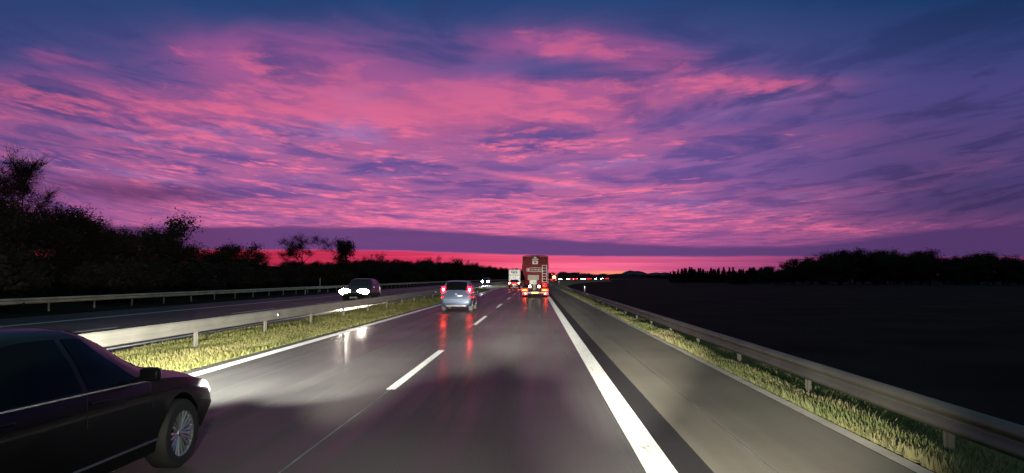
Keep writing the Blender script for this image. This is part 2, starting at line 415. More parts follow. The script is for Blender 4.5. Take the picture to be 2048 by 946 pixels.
# ------------------------------------------------------------------ mesh helpers
class MB:
    def __init__(self): self.v = []; self.f = []
    def add(self, verts, faces):
        b = len(self.v)
        self.v += [tuple(p) for p in verts]
        self.f += [tuple(i + b for i in f) for f in faces]
        return self
    def box(self, c, s, rot=None):
        x, y, z = [d / 2 for d in s]
        vs = [Vector((a * x, b * y, d * z)) for a in (-1, 1) for b in (-1, 1) for d in (-1, 1)]
        if rot: vs = [rot @ v for v in vs]
        vs = [v + Vector(c) for v in vs]
        return self.add(vs, [(0, 1, 3, 2), (4, 6, 7, 5), (0, 4, 5, 1), (2, 3, 7, 6), (0, 2, 6, 4), (1, 5, 7, 3)])
    def rbox(self, c, s, r=0.02, seg=3):
        """rounded box: bevelled by bmesh"""
        bm = bmesh.new()
        bmesh.ops.create_cube(bm, size=1.0)
        for v in bm.verts: v.co = Vector((v.co.x * s[0], v.co.y * s[1], v.co.z * s[2]))
        bmesh.ops.bevel(bm, geom=list(bm.edges), offset=min(r, min(s) * 0.49), segments=seg, profile=0.5, affect='EDGES')
        bm.verts.index_update()
        self.add([v.co + Vector(c) for v in bm.verts], [[v.index for v in f.verts] for f in bm.faces])
        bm.free()
        return self
    def tube(self, pts, radii, n=6, cap=True):
        pts = [Vector(p) for p in pts]
        if not hasattr(radii, '__len__'): radii = [radii] * len(pts)
        b = len(self.v)
        for i, p in enumerate(pts):
            d = (pts[min(i + 1, len(pts) - 1)] - pts[max(i - 1, 0)]).normalized()
            a = d.orthogonal().normalized() if i == 0 else (prev - d * prev.dot(d)).normalized()
            prev = a
            c = d.cross(a)
            for k in range(n):
                t = 2 * math.pi * k / n
                self.v.append(tuple(p + (a * math.cos(t) + c * math.sin(t)) * radii[i]))
        for i in range(len(pts) - 1):
            for k in range(n):
                self.f.append((b + i * n + k, b + i * n + (k + 1) % n, b + (i + 1) * n + (k + 1) % n, b + (i + 1) * n + k))
        if cap:
            self.f.append(tuple(b + k for k in range(n))[::-1])
            e = b + (len(pts) - 1) * n
            self.f.append(tuple(e + k for k in range(n)))
        return self
    def lathe(self, prof, axis='x', c=(0, 0, 0), n=32, close=True):
        """prof: (along axis, radius)"""
        b = len(self.v); m = len(prof)
        for k in range(n):
            t = 2 * math.pi * k / n
            for (a, r) in prof:
                p, q = r * math.cos(t), r * math.sin(t)
                o = {'x': (a, p, q), 'y': (p, a, q), 'z': (p, q, a)}[axis]
                self.v.append((o[0] + c[0], o[1] + c[1], o[2] + c[2]))
        for k in range(n):
            k2 = (k + 1) % n
            for i in range(m - 1 if not close else m):
                j = (i + 1) % m
                self.f.append((b + k * m + i, b + k2 * m + i, b + k2 * m + j, b + k * m + j))
        return self
    def disc(self, c, r, axis='y', th=0.02, n=20):
        h = th / 2
        return self.lathe([(-h, 0.0001), (-h, r * 0.96), (-h * 0.4, r), (h * 0.4, r), (h, r * 0.96), (h, 0.0001)], axis, c, n, False)
    def grid(self, P):
        """P[i][j] points"""
        b = len(self.v); n = len(P[0])
        for row in P: self.v += [tuple(p) for p in row]
        for i in range(len(P) - 1):
            for j in range(n - 1):
                self.f.append((b + i * n + j, b + i * n + j + 1, b + (i + 1) * n + j + 1, b + (i + 1) * n + j))
        return self
    def build(self, name, mat, parent=None, smooth=False, angle=40, loc=None):
        me = bpy.data.meshes.new(name)
        me.from_pydata(self.v, [], self.f); me.update()
        bm = bmesh.new(); bm.from_mesh(me)
        bmesh.ops.recalc_face_normals(bm, faces=bm.faces)
        bm.to_mesh(me); bm.free()
        me.materials.append(mat)
        if smooth:
            for p in me.polygons: p.use_smooth = True
            me.set_sharp_from_angle(angle=R(angle))
        o = bpy.data.objects.new(name, me); COL.objects.link(o)
        if parent: o.parent = parent
        if loc: o.location = loc
        return o


def raw(name, verts, faces, mat, parent=None, smooth=False):
    me = bpy.data.meshes.new(name)
    me.from_pydata(verts, [], faces); me.update()
    me.materials.append(mat)
    if smooth:
        for p in me.polygons: p.use_smooth = True
    o = bpy.data.objects.new(name, me); COL.objects.link(o)
    if parent: o.parent = parent
    return o


def tag(o, label=None, cat=None, group=None, kind=None):
    if label: o['label'] = label
    if cat: o['category'] = cat
    if group: o['group'] = group
    if kind: o['kind'] = kind
    return o


def thing(name, label, cat, loc=(0, 0, 0), rz=0.0, group=None):
    o = bpy.data.objects.new(name, None); COL.objects.link(o)
    o.empty_display_size = 0.3
    o.location = loc; o.rotation_euler = (0, 0, rz)
    return tag(o, label, cat, group)


def copy_tree(o, parent=None):
    c = o.copy(); COL.objects.link(c)
    if parent: c.parent = parent
    for ch in list(o.children): copy_tree(ch, c)
    return c


# ------------------------------------------------------------------ plan of the motorway
BEND0, BENDR = 170.0, 3400.0


def off(y):
    if y <= BEND0: return 0.0
    if y <= 1100: return (y - BEND0) ** 2 / BENDR
    return (1100 - BEND0) ** 2 / BENDR + (y - 1100) * 2 * (1100 - BEND0) / BENDR


def head(y):
    """heading of the road (turn from +y towards +x) as a z rotation"""
    return -math.atan((off(y + 1) - off(y - 1)) / 2)


YS = [-30 + 4 * i for i in range(58)] + [202 + 9 * i for i in range(105)]


def strip(name, x0, x1, z, mat, ys=YS, kind='structure'):
    P = [[(x0 + off(y), y, z), (x1 + off(y), y, z)] for y in ys]
    mb = MB(); mb.grid([[a, b] for a, b in P])
    # faces must look up
    o = mb.build(name, mat)
    me = o.data
    if me.polygons[0].normal.z < 0: me.flip_normals()
    return tag(o, kind=kind)


# land: a cross section swept along the road
def land_z(x, y):
    """x is across the road, from the axis of the photographed carriageway"""
    prof = [(-4000, 14), (-900, 8), (-300, 6), (-90, 5.0), (-52, 3.4), (-40, 2.0), (-31, 0.35), (-27, 0.02), (-23.6, -0.05),
            (-23.0, -0.03), (-10.3, -0.03), (-10.0, 0.02), (-8.5, 0.05), (-6.9, -0.02), (-6.7, -0.03), (3.6, -0.03), (3.75, -0.02),
            (4.15, -0.03), (4.5, -0.20), (5.2, -0.32), (9, -1.3), (14, -1.5), (60, -1.3), (250, -1.2), (600, 0.0), (1500, 3), (4000, 14)]
    return float(np.interp(x, [p[0] for p in prof], [p[1] for p in prof]))


xs = [-4000, -2000, -900, -500, -300, -180, -90, -70, -52, -46, -40, -35, -31, -27, -23.6, -23.0, -10.3, -10.0, -9.2, -8.5, -7.6, -6.9, -6.7, 3.6, 3.75,
      4.15, 4.5, 5.2, 6.5, 9, 11, 14, 25, 60, 120, 250, 400, 600, 1000, 1500, 4000]
ys_land = [-60 + 6 * i for i in range(70)] + [370 + 25 * i for i in range(40)] + [1500, 2200, 3500, 6000, 9000]
mb = MB()
P = []
for y in ys_land:
    row = []
    for x in xs:
        z = land_z(x, y)
        if x < -31: z += 0.5 * math.sin(y * 0.06 + x * 0.2) + 0.35 * math.sin(y * 0.17)
        row.append((x + off(min(y, 1300)), y, z))
    P.append(row)
mb.grid(P)
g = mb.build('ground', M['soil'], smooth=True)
if g.data.polygons[0].normal.z < 0: g.data.flip_normals()
tag(g, kind='structure')

# far blue ridge under the brightest part of the sky
hv = []; hf = []
for i in range(121):
    a = R(-14 + 40 * i / 120)
    d = 5200
    h = 34 + 16 * math.sin(i * 0.31) * math.sin(i * 0.113 + 1) + 7 * math.sin(i * 0.9) + 4 * math.sin(i * 2.1)
    for (dd, hh) in ((0, -5), (260, h), (1400, h * 0.7), (1500, -5)):
        hv.append(((d + dd) * math.sin(a), (d + dd) * math.cos(a), hh))
for i in range(120):
    for k in range(3):
        hf.append((i * 4 + k, i * 4 + k + 1, (i + 1) * 4 + k + 1, (i + 1) * 4 + k))
o = raw('hills', hv, hf, pmat('far_hill', (0.05, 0.045, 0.06), 0.9, spec=0.1, scale=0.002), smooth=True)
tag(o, kind='structure')

# carriageway surfaces
strip('road', -6.72, 1.28, 0.0, M['road'])
strip('road_joint', 1.28, 1.64, 0.0, M['seam_asphalt'])
strip('hard_shoulder', 1.64, 3.50, 0.0, M['shoulder'])
strip('gutter', 3.50, 3.66, 0.006, M['gutter'])
strip('opposite_road', -23.2, -10.3, 0.0, M['opp_road'])
# tar seams
mb = MB()
for (xc, w) in ((-2.36, 0.022), (2.22, 0.018)):
    mb.grid([[(xc - w / 2 + off(y) + 0.01 * math.sin(y * 0.7), y, 0.003), (xc + w / 2 + off(y) + 0.01 * math.sin(y * 0.7), y, 0.003)] for y in [-2 + 0.8 * i for i in range(110)]])
tag(mb.build('road_seam', M['seam_filler']), kind='structure')
# painted lines
mb = MB()


def line(x, w, y0, y1, step=4.0):
    n = max(2, int((y1 - y0) / step) + 1)
    mb.grid([[(x - w / 2 + off(y), y, 0.004), (x + w / 2 + off(y), y, 0.004)] for y in np.linspace(y0, y1, n)])


line(1.16, 0.29, -20, 900)
line(-6.34, 0.27, -20, 900)
for k in range(-1, 60):
    y0 = 11.7 + 15.95 * k
    line(-2.34, 0.15, y0, y0 + 6.3, 3)
line(-10.75, 0.2, -20, 900); line(-19.6, 0.25, -20, 900)
for k in range(-1, 50):
    line(-15.2, 0.15, 4 + 15.95 * k, 10 + 15.95 * k, 3)
o = mb.build('road_marking', M['paint'])
if o.data.polygons[0].normal.z < 0: o.data.flip_normals()
tag(o, kind='structure')


# verges: turf sheets with blades
def turf(name, xcs, y0, y1, mat):
    ys = np.arange(y0, y1, 3.0)
    o = MB().grid([[(x + off(y), y, land_z(x, y) + 0.02 + 0.02 * math.sin(y * 1.7 + x * 5)) for x in xcs] for y in ys]).build(name, mat, smooth=True)
    if o.data.polygons[0].normal.z < 0: o.data.flip_normals()
    return tag(o, kind='structure')


turf('median_strip', [-10.0, -9.4, -8.8, -8.2, -7.6, -7.1, -6.80], -20, 700, M['verge'])
turf('verge', [3.70, 3.9, 4.15, 4.5, 4.9, 5.6, 7.0, 9.0], -10, 600, M['verge'])


def blades(name, n, xr, yr, h, mat, label):
    ys = yr[0] + (yr[1] - yr[0]) * RNG.random(n) ** 1.6
    x = xr[0] + (xr[1] - xr[0]) * RNG.random(n)
    # tufts: pull the height down between clumps
    cl = 0.5 + 0.5 * np.sin(x * 3.1 + 1.3 * np.sin(ys * 0.9)) * np.sin(ys * 0.55 + 2 * np.sin(x * 1.7))
    hh = h * (0.35 + 0.9 * RNG.random(n)) * (0.5 + 0.8 * cl)
    wd = 0.010 + 0.016 * RNG.random(n) + ys * 0.0006
    an = RNG.random(n) * 2 * np.pi
    le = hh * 0.7 * RNG.random(n); la = RNG.random(n) * 2 * np.pi
    v = np.zeros((n, 3, 3))
    zz_ = np.array([land_z(a, 0) for a in x])
    for k, s in enumerate((-1, 1)):
        v[:, k, 0] = x + s * wd * np.cos(an); v[:, k, 1] = ys + s * wd * np.sin(an); v[:, k, 2] = zz_
    v[:, 2, 0] = x + le * np.cos(la); v[:, 2, 1] = ys + le * np.sin(la); v[:, 2, 2] = zz_ + hh
    v = v.reshape(-1, 3)
    v[:, 0] += np.array([off(b) for b in v[:, 1]])
    fcs = np.arange(n * 3).reshape(-1, 3)
    o = raw(name, v.tolist(), fcs.tolist(), mat)
    return tag(o, label, 'grass', kind='stuff')


def grass_mat(name, c0, c1, c2):
    m, nt, b = new_mat(name)
    t = nt.nodes.new('ShaderNodeTexCoord')
    mp = nt.nodes.new('ShaderNodeMapping'); mp.inputs['Scale'].default_value = (1.1, 0.25, 1)
    n = nt.nodes.new('ShaderNodeTexNoise'); n.inputs['Scale'].default_value = 1.0; n.inputs['Detail'].default_value = 6; n.inputs['Roughness'].default_value = 0.65
    nt.links.new(t.outputs['Object'], mp.inputs[0]); nt.links.new(mp.outputs[0], n.inputs['Vector'])
    cr = nt.nodes.new('ShaderNodeValToRGB')
    cr.color_ramp.elements[0].position = 0.34; cr.color_ramp.elements[1].position = 0.68
    cr.color_ramp.elements[0].color = (*c0, 1); cr.color_ramp.elements[1].color = (*c2, 1)
    e = cr.color_ramp.elements.new(0.5); e.color = (*c1, 1)
    nt.links.new(n.outputs[0], cr.inputs[0]); nt.links.new(cr.outputs[0], b.inputs['Base Color'])
    b.inputs['Roughness'].default_value = 0.8; b.inputs['Specular IOR Level'].default_value = 0.15
    return m


M['grass_l'] = grass_mat('median_grass', (0.19, 0.205, 0.065), (0.27, 0.255, 0.09), (0.32, 0.28, 0.12))
M['grass_r'] = grass_mat('verge_grass', (0.16, 0.21, 0.075), (0.28, 0.27, 0.12), (0.36, 0.29, 0.17))
blades('grass', 130000, (-9.9, -6.82), (4, 110), 0.095, M['grass_l'], 'yellow green rough grass along the foot of the central guardrail')
blades('grass', 130000, (3.70, 6.2), (3.5, 110), 0.13, M['grass_r'], 'tawny and green grass between the hard shoulder and the right guardrail')

# ------------------------------------------------------------------ guardrails
W_PROF = [(0.0, 0.155), (0.025, 0.15), (0.075, 0.115), (0.083, 0.085), (0.075, 0.055), (0.02, 0.015), (0.012, 0.0),
          (0.02, -0.015), (0.075, -0.055), (0.083, -0.085), (0.075, -0.115), (0.025, -0.15), (0.0, -0.155)]


def guardrail(label, x, zc, face, y0, y1, step, mat, double=False, group='steel guardrails along the motorway', reflect=None):
    """face = +1: the beam bulges towards +x"""
    t = thing('guardrail', label, 'guardrail', (x, y0, zc), 0, group)
    ys = list(np.arange(y0, min(y1, 170), 4.0)) + list(np.arange(max(y0, 170), y1, 8.0))
    for sd in ((face, -face) if double else (face,)):
        prof = [(sd * (0.06 + a), b) for a, b in W_PROF] + [(sd * (0.055), b) for _, b in W_PROF[::-1][::6]]
        P = [[(off(y) + a, y - y0, b) for a, b in prof] for y in ys]
        rb = MB().grid(P)
        yj = y0 + 2.0 + step / 2
        while yj < min(y1, 90):
            pj = [(sd * (0.065 + a), b * 1.01) for a, b in W_PROF]
            rb.grid([[(off(yj) + a, q - y0, b) for a, b in pj] for q in (yj - 0.17, yj + 0.17)])
            yj += step
        rb.build('rail', mat, t, smooth=True, angle=60)
    zg = land_z(x, 0)
    k = 0
    y = y0 + 2.0
    post = None
    while y < y1 and k < 96:
        if post is None:
            p = MB()
            hgt = (zc + 0.12) - zg
            for (cx, cy, sx, sy) in ((0, 0, 0.012, 0.10), (0, 0.05, 0.06, 0.010), (0, -0.05, 0.06, 0.010)):
                p.box((cx, cy, 0.12 - hgt / 2 - 0.04), (sx, sy, hgt + 0.08))
            for sd in ((1, -1) if double else (face,)):
                p.box((sd * 0.034, 0, 0.0), (0.052, 0.16, 0.17))
            post = p.build('post', mat, t)
        else:
            q = post.copy(); COL.objects.link(q); q.parent = t; post_ = q
        (post if k == 0 else post_).location = (off(y), y - y0, 0)
        y += step; k += 1
    for (ry, col) in (reflect or []):
        m = MB().rbox((face * 0.175 + off(ry), ry - y0, -0.0), (0.05, 0.035, 0.10), 0.012)
        m.build('reflector', M[col], t, smooth=True)
    return t


guardrail('galvanised double guardrail on the grassy central strip, lit from the road', -8.5, 0.60, 1, 2.0, 420, 4.65, M['steel'], True,
          reflect=[(23.2, 'reflector'), (60, 'reflector'), (97, 'reflector')])
guardrail('low galvanised guardrail along the verge on the right of the hard shoulder', 4.4, 0.325, -1, -6.0, 380, 4.0, M['dull_steel'])
guardrail('dim weathered guardrail on the far side of the opposite carriageway', -26.0, 0.60, 1, 4.0, 380, 4.0, M['old_steel'])


# ------------------------------------------------------------------ trees
def rot_about(v, axis, ang):
    return Matrix.Rotation(ang, 3, axis) @ v


def branchy(rng, height, trunk_r, spread, levels, start=0.25):
    """skeleton of a broadleaf tree: list of (points, radii, level)"""
    out = []
    def grow(p, d, length, r, lev):
        n = 4 if lev == 0 else 3
        pts = [p]; rad = [r]
        q = p.copy(); dd = d.copy()
        for i in range(n):
            dd = (dd + Vector((rng.uniform(-1, 1), rng.uniform(-1, 1), rng.uniform(-0.3, 0.6))) * (0.10 + 0.06 * lev)).normalized()
            q = q + dd * (length / n)
            pts.append(q.copy()); rad.append(r * (1 - 0.72 * (i + 1) / n))
        out.append((pts, rad, lev))
        if lev >= levels: return
        kids = rng.randint(5, 7) if lev == 0 else rng.randint(3, 5)
        for i in range(kids):
            t = rng.uniform(start if lev == 0 else 0.25, 1.0)
            k = min(int(t * n), n - 1); fr = t * n - k
            b = pts[k].lerp(pts[k + 1], fr)
            ax = dd.orthogonal().normalized()
            ax = rot_about(ax, dd, rng.uniform(0, 2 * math.pi))
            nd = rot_about(dd, ax, R(rng.uniform(25, 60) * spread))
            nd.z += 0.15; nd.normalize()
            grow(b, nd, length * rng.uniform(0.45, 0.68), max(rad[k] * 0.6, 0.008), lev + 1)
    grow(Vector((0, 0, -0.4)), Vector((0, 0, 1)), height * 0.62, trunk_r, 0)
    return out


def cards(rng, centres, n, spread, size):
    v = []; f = []
    for i in range(n):
        c = centres[rng.randrange(len(centres))]
        p = c + Vector((rng.gauss(0, spread), rng.gauss(0, spread), rng.gauss(0, spread * 0.8)))
        a = Vector((rng.gauss(0, 1), rng.gauss(0, 1), rng.gauss(0, 1))).normalized()
        b = a.orthogonal().normalized(); s = size * rng.uniform(0.5, 1.3)
        i0 = len(v)
        v += [p - a * s, p + b * s * 0.45, p + a * s, p - b * s * 0.4]
        f.append((i0, i0 + 1, i0 + 2, i0 + 3))
    return v, f


def tree_proto(seed, name, height, trunk_r, spread, levels, leaves, leaf_size, leaf_spread, start=0.25):
    rng = random.Random(seed)
    sk = branchy(rng, height, trunk_r, spread, levels, start)
    t = thing(name, '', 'tree')
    mb = MB(); tw = MB()
    ends = []
    for pts, rad, lev in sk:
        (mb if lev < 2 else tw).tube(pts, rad, 5 if lev < 2 else 3, cap=False)
        if lev >= max(1, levels - 2): ends += pts[1:]
    zmax = max(p.z for p in ends)
    mb.build('trunk', M['bark'], t, smooth=True)
    v, f = cards(rng, ends, leaves, leaf_spread, leaf_size)
    # twig sprays at the ends
    for i in range(len(ends)):
        p = ends[i]
        for k in range(3):
            d = Vector((rng.gauss(0, 1), rng.gauss(0, 1), rng.gauss(0.5, 1))).normalized()
            s = d.orthogonal().normalized() * 0.012
            q = p + d * rng.uniform(0.4, 1.15)
            i0 = len(v); v += [p - s, p + s, q]; f.append((i0, i0 + 1, i0 + 2))
    tw.add(v, f)
    raw('crown', tw.v, tw.f, M['leaves'] if leaves > 600 else M['twigs'], t)
    t['h'] = zmax
    return t, zmax


def spruce_proto(seed, height):
    rng = random.Random(seed)
    t = thing('spruce_tree', '', 'tree')
    MB().tube([(0, 0, -0.4), (0, 0, height * 0.5), (0.05, 0, height)], [height * 0.02, height * 0.012, 0.01], 6).build('trunk', M['bark'], t, smooth=True)
    v = []; f = []
    for i in range(1500):
        tt = rng.random() ** 0.8
        z = height * (0.06 + 0.94 * tt)
        rmax = height * 0.20 * (1 - tt) + 0.08
        a = rng.uniform(0, 6.283); rr = rmax * rng.uniform(0.25, 1.08)
        p = Vector((math.cos(a) * rr, math.sin(a) * rr, z - rr * 0.25))
        d = Vector((math.cos(a), math.sin(a), -0.35 + rng.gauss(0, 0.2))).normalized()
        s = d.cross(Vector((0, 0, 1))).normalized() * rng.uniform(0.1, 0.22)
        L = rng.uniform(0.3, 0.7)
        i0 = len(v); v += [p - d * L * 0.5 - s, p - d * L * 0.5 + s, p + d * L]; f.append((i0, i0 + 1, i0 + 2))
    raw('crown', v, f, M['needles'], t)
    return t, height


protos = {
    'bare': [tree_proto(11, 'bare_tree', 8, 0.17, 1.0, 4, 0, 0.1, 0.2, 0.22), tree_proto(12, 'bare_tree', 8, 0.16, 0.8, 4, 200, 0.07, 0.3, 0.2)],
    'dense': [tree_proto(21, 'thicket_tree', 7, 0.16, 1.15, 3, 9000, 0.11, 0.30, 0.08), tree_proto(22, 'thicket_tree', 7, 0.15, 1.1, 3, 9000, 0.11, 0.31, 0.06),
              tree_proto(23, 'thicket_tree', 7, 0.17, 1.25, 3, 9000, 0.11, 0.30, 0.10)],
    'bush': [tree_proto(31, 'hedge_shrub', 3.0, 0.06, 1.3, 3, 2600, 0.11, 0.22, 0.03), tree_proto(32, 'hedge_shrub', 3.0, 0.06, 1.35, 3, 2600, 0.11, 0.24, 0.03)],
    'spruce': [spruce_proto(41, 9), spruce_proto(42, 9)],
}
used = set()
NAMES = {'bare': 'bare_tree', 'dense': 'thicket_tree', 'bush': 'hedge_shrub', 'spruce': 'spruce_tree'}


def plant(kind, x, y, h, label, group, wide=1.0, rng=random):
    k = rng.randrange(len(protos[kind]))
    p, ph = protos[kind][k]
    if (kind, k) in used:
        o = copy_tree(p)
    else:
        used.add((kind, k)); o = p
    s = h / ph
    o.location = (x + off(y), y, land_z(x, y) - 0.1)
    o.scale = (s * wide, s * wide, s)
    o.rotation_euler = (0, 0, rng.uniform(0, 6.28))
    if 'h' in o: del o['h']
    tag(o, label, 'shrub' if kind == 'bush' else 'tree', group)
    return o


rng = random.Random(5)
LB_D = 'dark bushy tree massed on the wooded bank beyond the far guardrail'
LB_B = 'leafless tree rising out of the dark wood on the far bank'
LB_S = 'dark shrub at the foot of the wooded bank behind the far guardrail'
G_D, G_B, G_S = 'bushy trees on the wooded bank', 'leafless trees on the wooded bank', 'shrubs along the foot of the bank'


def crest_h(y):
    """height of the wood's outline over the road along the bank"""
    return float(np.interp(y, [20, 40, 55, 64, 72, 82, 91, 125, 160, 220, 300, 400, 520], [8.2, 7.6, 7.2, 6.6, 5.8, 5.0, 4.1, 4.6, 5.6, 7.0, 8.0, 7.0, 8.0]))


y = 14.0
while y < 520:
    st = 3.2 + y * 0.016
    for row, dxx in enumerate((-33.5, -38.5)):
        x = dxx + rng.uniform(-1.5, 1.5)
        h = (crest_h(y) - land_z(x, y)) * rng.uniform(0.88, 1.05)
        plant('dense', x, y + rng.uniform(-1, 1), max(h, 2.5), LB_D, G_D, 1.25, rng)
    if y < 330:
        x = -29.8 + rng.uniform(-0.8, 0.8)
        plant('bush', x, y + rng.uniform(-1, 1), rng.uniform(2.2, 3.4), LB_S, G_S, 1.5, rng)
    y += st
for (y, x, h) in ((46, -34, 10.2), (150, -33, 7.2), (230, -34, 9.0), (262, -31, 9.5), (285, -34, 9.2)):
    plant('bare', x, y, h - land_z(x, y), LB_B, G_B, 1.0, rng)
# the two that stand out against the bar of cloud
tag(plant('bare', -35.0, 108, 8.6 - land_z(-35, 0), 'wide leafless tree standing out against the purple cloud on the left', 'lone trees above the bank', 1.5, rng))
plant('dense', -33.5, 126, 8.4 - land_z(-33.5, 0), 'round dense tree standing above the lower hedge, beside the wide leafless tree', 'lone trees above the bank', 0.9, rng)

# the wood across the field on the right
LR = 'dark broadleaf tree in the wood across the black field'
LS = 'dark spruce in the low spiky end of the wood across the field'
for px_ in range(0, 66):
    # along the edge of the wood, from its far low end to its near high end
    t = px_ / 65
    yy_ = 345 - 60 * t + rng.uniform(-6, 6)
    u = 0.265 + (1.10 - 0.265) * t
    x = u * yy_ + rng.uniform(-2, 2)
    hpx = np.interp(u, [0.26, 0.32, 0.345, 0.38, 0.42, 0.5, 0.67, 1.1], [14, 20, 32, 45, 49, 50, 40, 44])
    h = (hpx * yy_ / 1450 + 1.8) * rng.uniform(0.82, 1.06)
    o = plant('dense', 0, 0, h + 1.4, LR, 'trees of the wood across the field', 1.35, rng)
    o.location = (x, yy_, -1.35)
    o = plant('dense', 0, 0, (h + 1.4) * 0.86, LR, 'trees of the wood across the field', 1.5, rng)
    o.location = (x + rng.uniform(-3, 3), yy_ - 8, -1.35)
for k in range(56):
    u = 0.186 + 0.13 * k / 55 + rng.uniform(-0.002, 0.002)
    yy_ = 420 + rng.uniform(-12, 12)
    h = (np.interp(u, [0.18, 0.2, 0.27, 0.32], [13, 20, 19, 18]) * yy_ / 1450 + 1.8) * rng.uniform(0.70, 1.08)
    o = plant('spruce', 0, 0, h + 1, LS, 'spruces at the end of the wood', rng.uniform(1.3, 2.0), rng)
    o.location = (u * yy_, yy_, -1.0)
# far hedge line behind the bend
for k in range(64):
    u = -0.10 + 0.31 * k / 63 + rng.uniform(-0.003, 0.003)
    yy_ = 980 + rng.uniform(-20, 20)
    h = (np.interp(u, [-0.1, 0.0, 0.04, 0.09, 0.2], [6, 7, 9, 5, 4]) * yy_ / 1450 + 3) * rng.uniform(0.8, 1.15)
    o = plant('dense', 0, 0, h, 'tiny dark tree in the hedge line far behind the bend', 'hedge line trees on the horizon', 2.2, rng)
    o.location = (u * yy_, yy_, -0.8)


# ------------------------------------------------------------------ delineator posts
def delineator(x, y, h, col, label, zg=None):
    zg = land_z(x, y) if zg is None else zg
    t = thing('delineator_post', label, 'marker post', (x + off(y), y, zg), 0, 'marker posts beside the motorway')
    H = h - zg
    m = MB()
    P = []
    for z, w in ((-0.1, 1), (H * 0.97, 1), (H, 0.75)):
        P.append([(0.06 * w * math.cos(a), 0.045 * w * math.sin(a), z) for a in np.linspace(0, 2 * math.pi, 13)])
    m.grid(P); m.f.append(tuple(len(m.v) - 13 + i for i in range(12)))
    m.build('post', M['post_white'], t, smooth=True)
    MB().rbox((0, -0.05, H - 0.14), (0.15, 0.03, 0.22), 0.012).build('reflector', M[col], t, smooth=True)
    return t


delineator(5.2, 78, 0.90, 'reflector', 'white marker post with a bright reflector behind the right guardrail, the nearer one')
delineator(5.3, 168, 1.05, 'reflector', 'tiny white marker post at the far end of the right guardrail')
delineator(-25.0, 78, 0.75, 'amber_reflector', 'marker post with an orange-rimmed reflector in front of the far guardrail')
delineator(-27.0, 90, 1.75, 'post_white', 'pale marker post sticking up behind the far guardrail')


# ------------------------------------------------------------------ cars
def pchip(xk, yk, x):
    xk = np.array(xk, float); yk = np.array(yk, float)
    h = np.diff(xk); d = np.diff(yk) / h
    m = np.zeros_like(yk)
    m[0], m[-1] = d[0], d[-1]
    for i in range(1, len(xk) - 1):
        if d[i - 1] * d[i] > 0:
            w1_, w2_ = 2 * h[i] + h[i - 1], h[i] + 2 * h[i - 1]
            m[i] = (w1_ + w2_) / (w1_ / d[i - 1] + w2_ / d[i])
    i = int(np.clip(np.searchsorted(xk, x) - 1, 0, len(h) - 1))
    t = (x - xk[i]) / h[i]; t = min(max(t, 0), 1)
    return float((1 + 2 * t) * (1 - t) ** 2 * yk[i] + t * (1 - t) ** 2 * h[i] * m[i] + t * t * (3 - 2 * t) * yk[i + 1] + t * t * (t - 1) * h[i] * m[i + 1])


class Shell:
    """body surface of a car: stations along y with columns y, z_sill, z_wide, z_belt, z_top, w_sill, w_wide, w_belt, w_top"""
    def __init__(self, st):
        self.st = np.array(st, float)
        self.y0, self.y1 = self.st[0, 0], self.st[-1, 0]
    def sec(self, y):
        c = [pchip(self.st[:, 0], self.st[:, k], y) for k in range(1, 9)]
        zs, zm, zb, zt, ws, wm, wb, wr = c
        return [(0, zs), (ws * 0.9, zs), (ws, zs + 0.05), (wm, zm), (wm * 0.996 * 0.6 + wb * 0.4, zm * 0.4 + zb * 0.6), (wb, zb),
                (wb * 0.48 + wr * 0.52 + 0.02 * min(1, (zt - zb) * 3), zb * 0.48 + zt * 0.52 - 0.02), (wr, zt - min(0.05, 0.3 * (zt - zb) + 0.005)), (wr - 0.07, zt - 0.012), (wr * 0.5, zt + 0.008), (0, zt + 0.014)]
    def pt(self, y, s, side=1, push=0.0):
        S = self.sec(y)
        i = int(min(max(s, 0), 9.999)); t = s - i
        a, b = Vector((S[i][0], S[i][1])), Vector((S[i + 1][0], S[i + 1][1]))
        p = a.lerp(b, t)
        q = Vector((side * p.x, y, p.y))
        if push:
            e = 0.02
            S2 = self.sec(min(y + e, self.y1)); S1 = self.sec(max(y - e, self.y0))
            f1 = Vector((S1[i][0], 0, S1[i][1])).lerp(Vector((S1[i + 1][0], 0, S1[i + 1][1])), t); f1.y = max(y - e, self.y0)
            f2 = Vector((S2[i][0], 0, S2[i][1])).lerp(Vector((S2[i + 1][0], 0, S2[i + 1][1])), t); f2.y = min(y + e, self.y1)
            ty = f2 - f1
            tx = Vector((b.x - a.x, 0, b.y - a.y))
            n = ty.cross(tx)
            if n.length > 1e-9:
                n.normalize()
                c = Vector((p.x, 0, p.y - 0.7))
                if n.dot(c) < 0 and abs(n.dot(c)) > 0.02: n = -n
                n.x *= side
                q += n * push
        return q
    def mesh(self, arches, n=64):
        ys = sorted(set(list(np.linspace(self.y0, self.y1, n)) + [float(v) for v in self.st[:, 0]]))
        mb = MB(); P = []
        for y in ys:
            S = self.sec(y)
            ring = [(x, y, z) for x, z in S] + [(-x, y, z) for x, z in S[::-1][1:-1]]
            P.append(ring)
        m = len(P[0])
        for r_ in P: mb.v += r_
        for i in range(len(P) - 1):
            for j in range(m):
                mb.f.append((i * m + j, i * m + (j + 1) % m, (i + 1) * m + (j + 1) % m, (i + 1) * m + j))
        mb.f.append(tuple(range(m))); e = (len(P) - 1) * m
        mb.f.append(tuple(e + k for k in range(m))[::-1])
        return mb


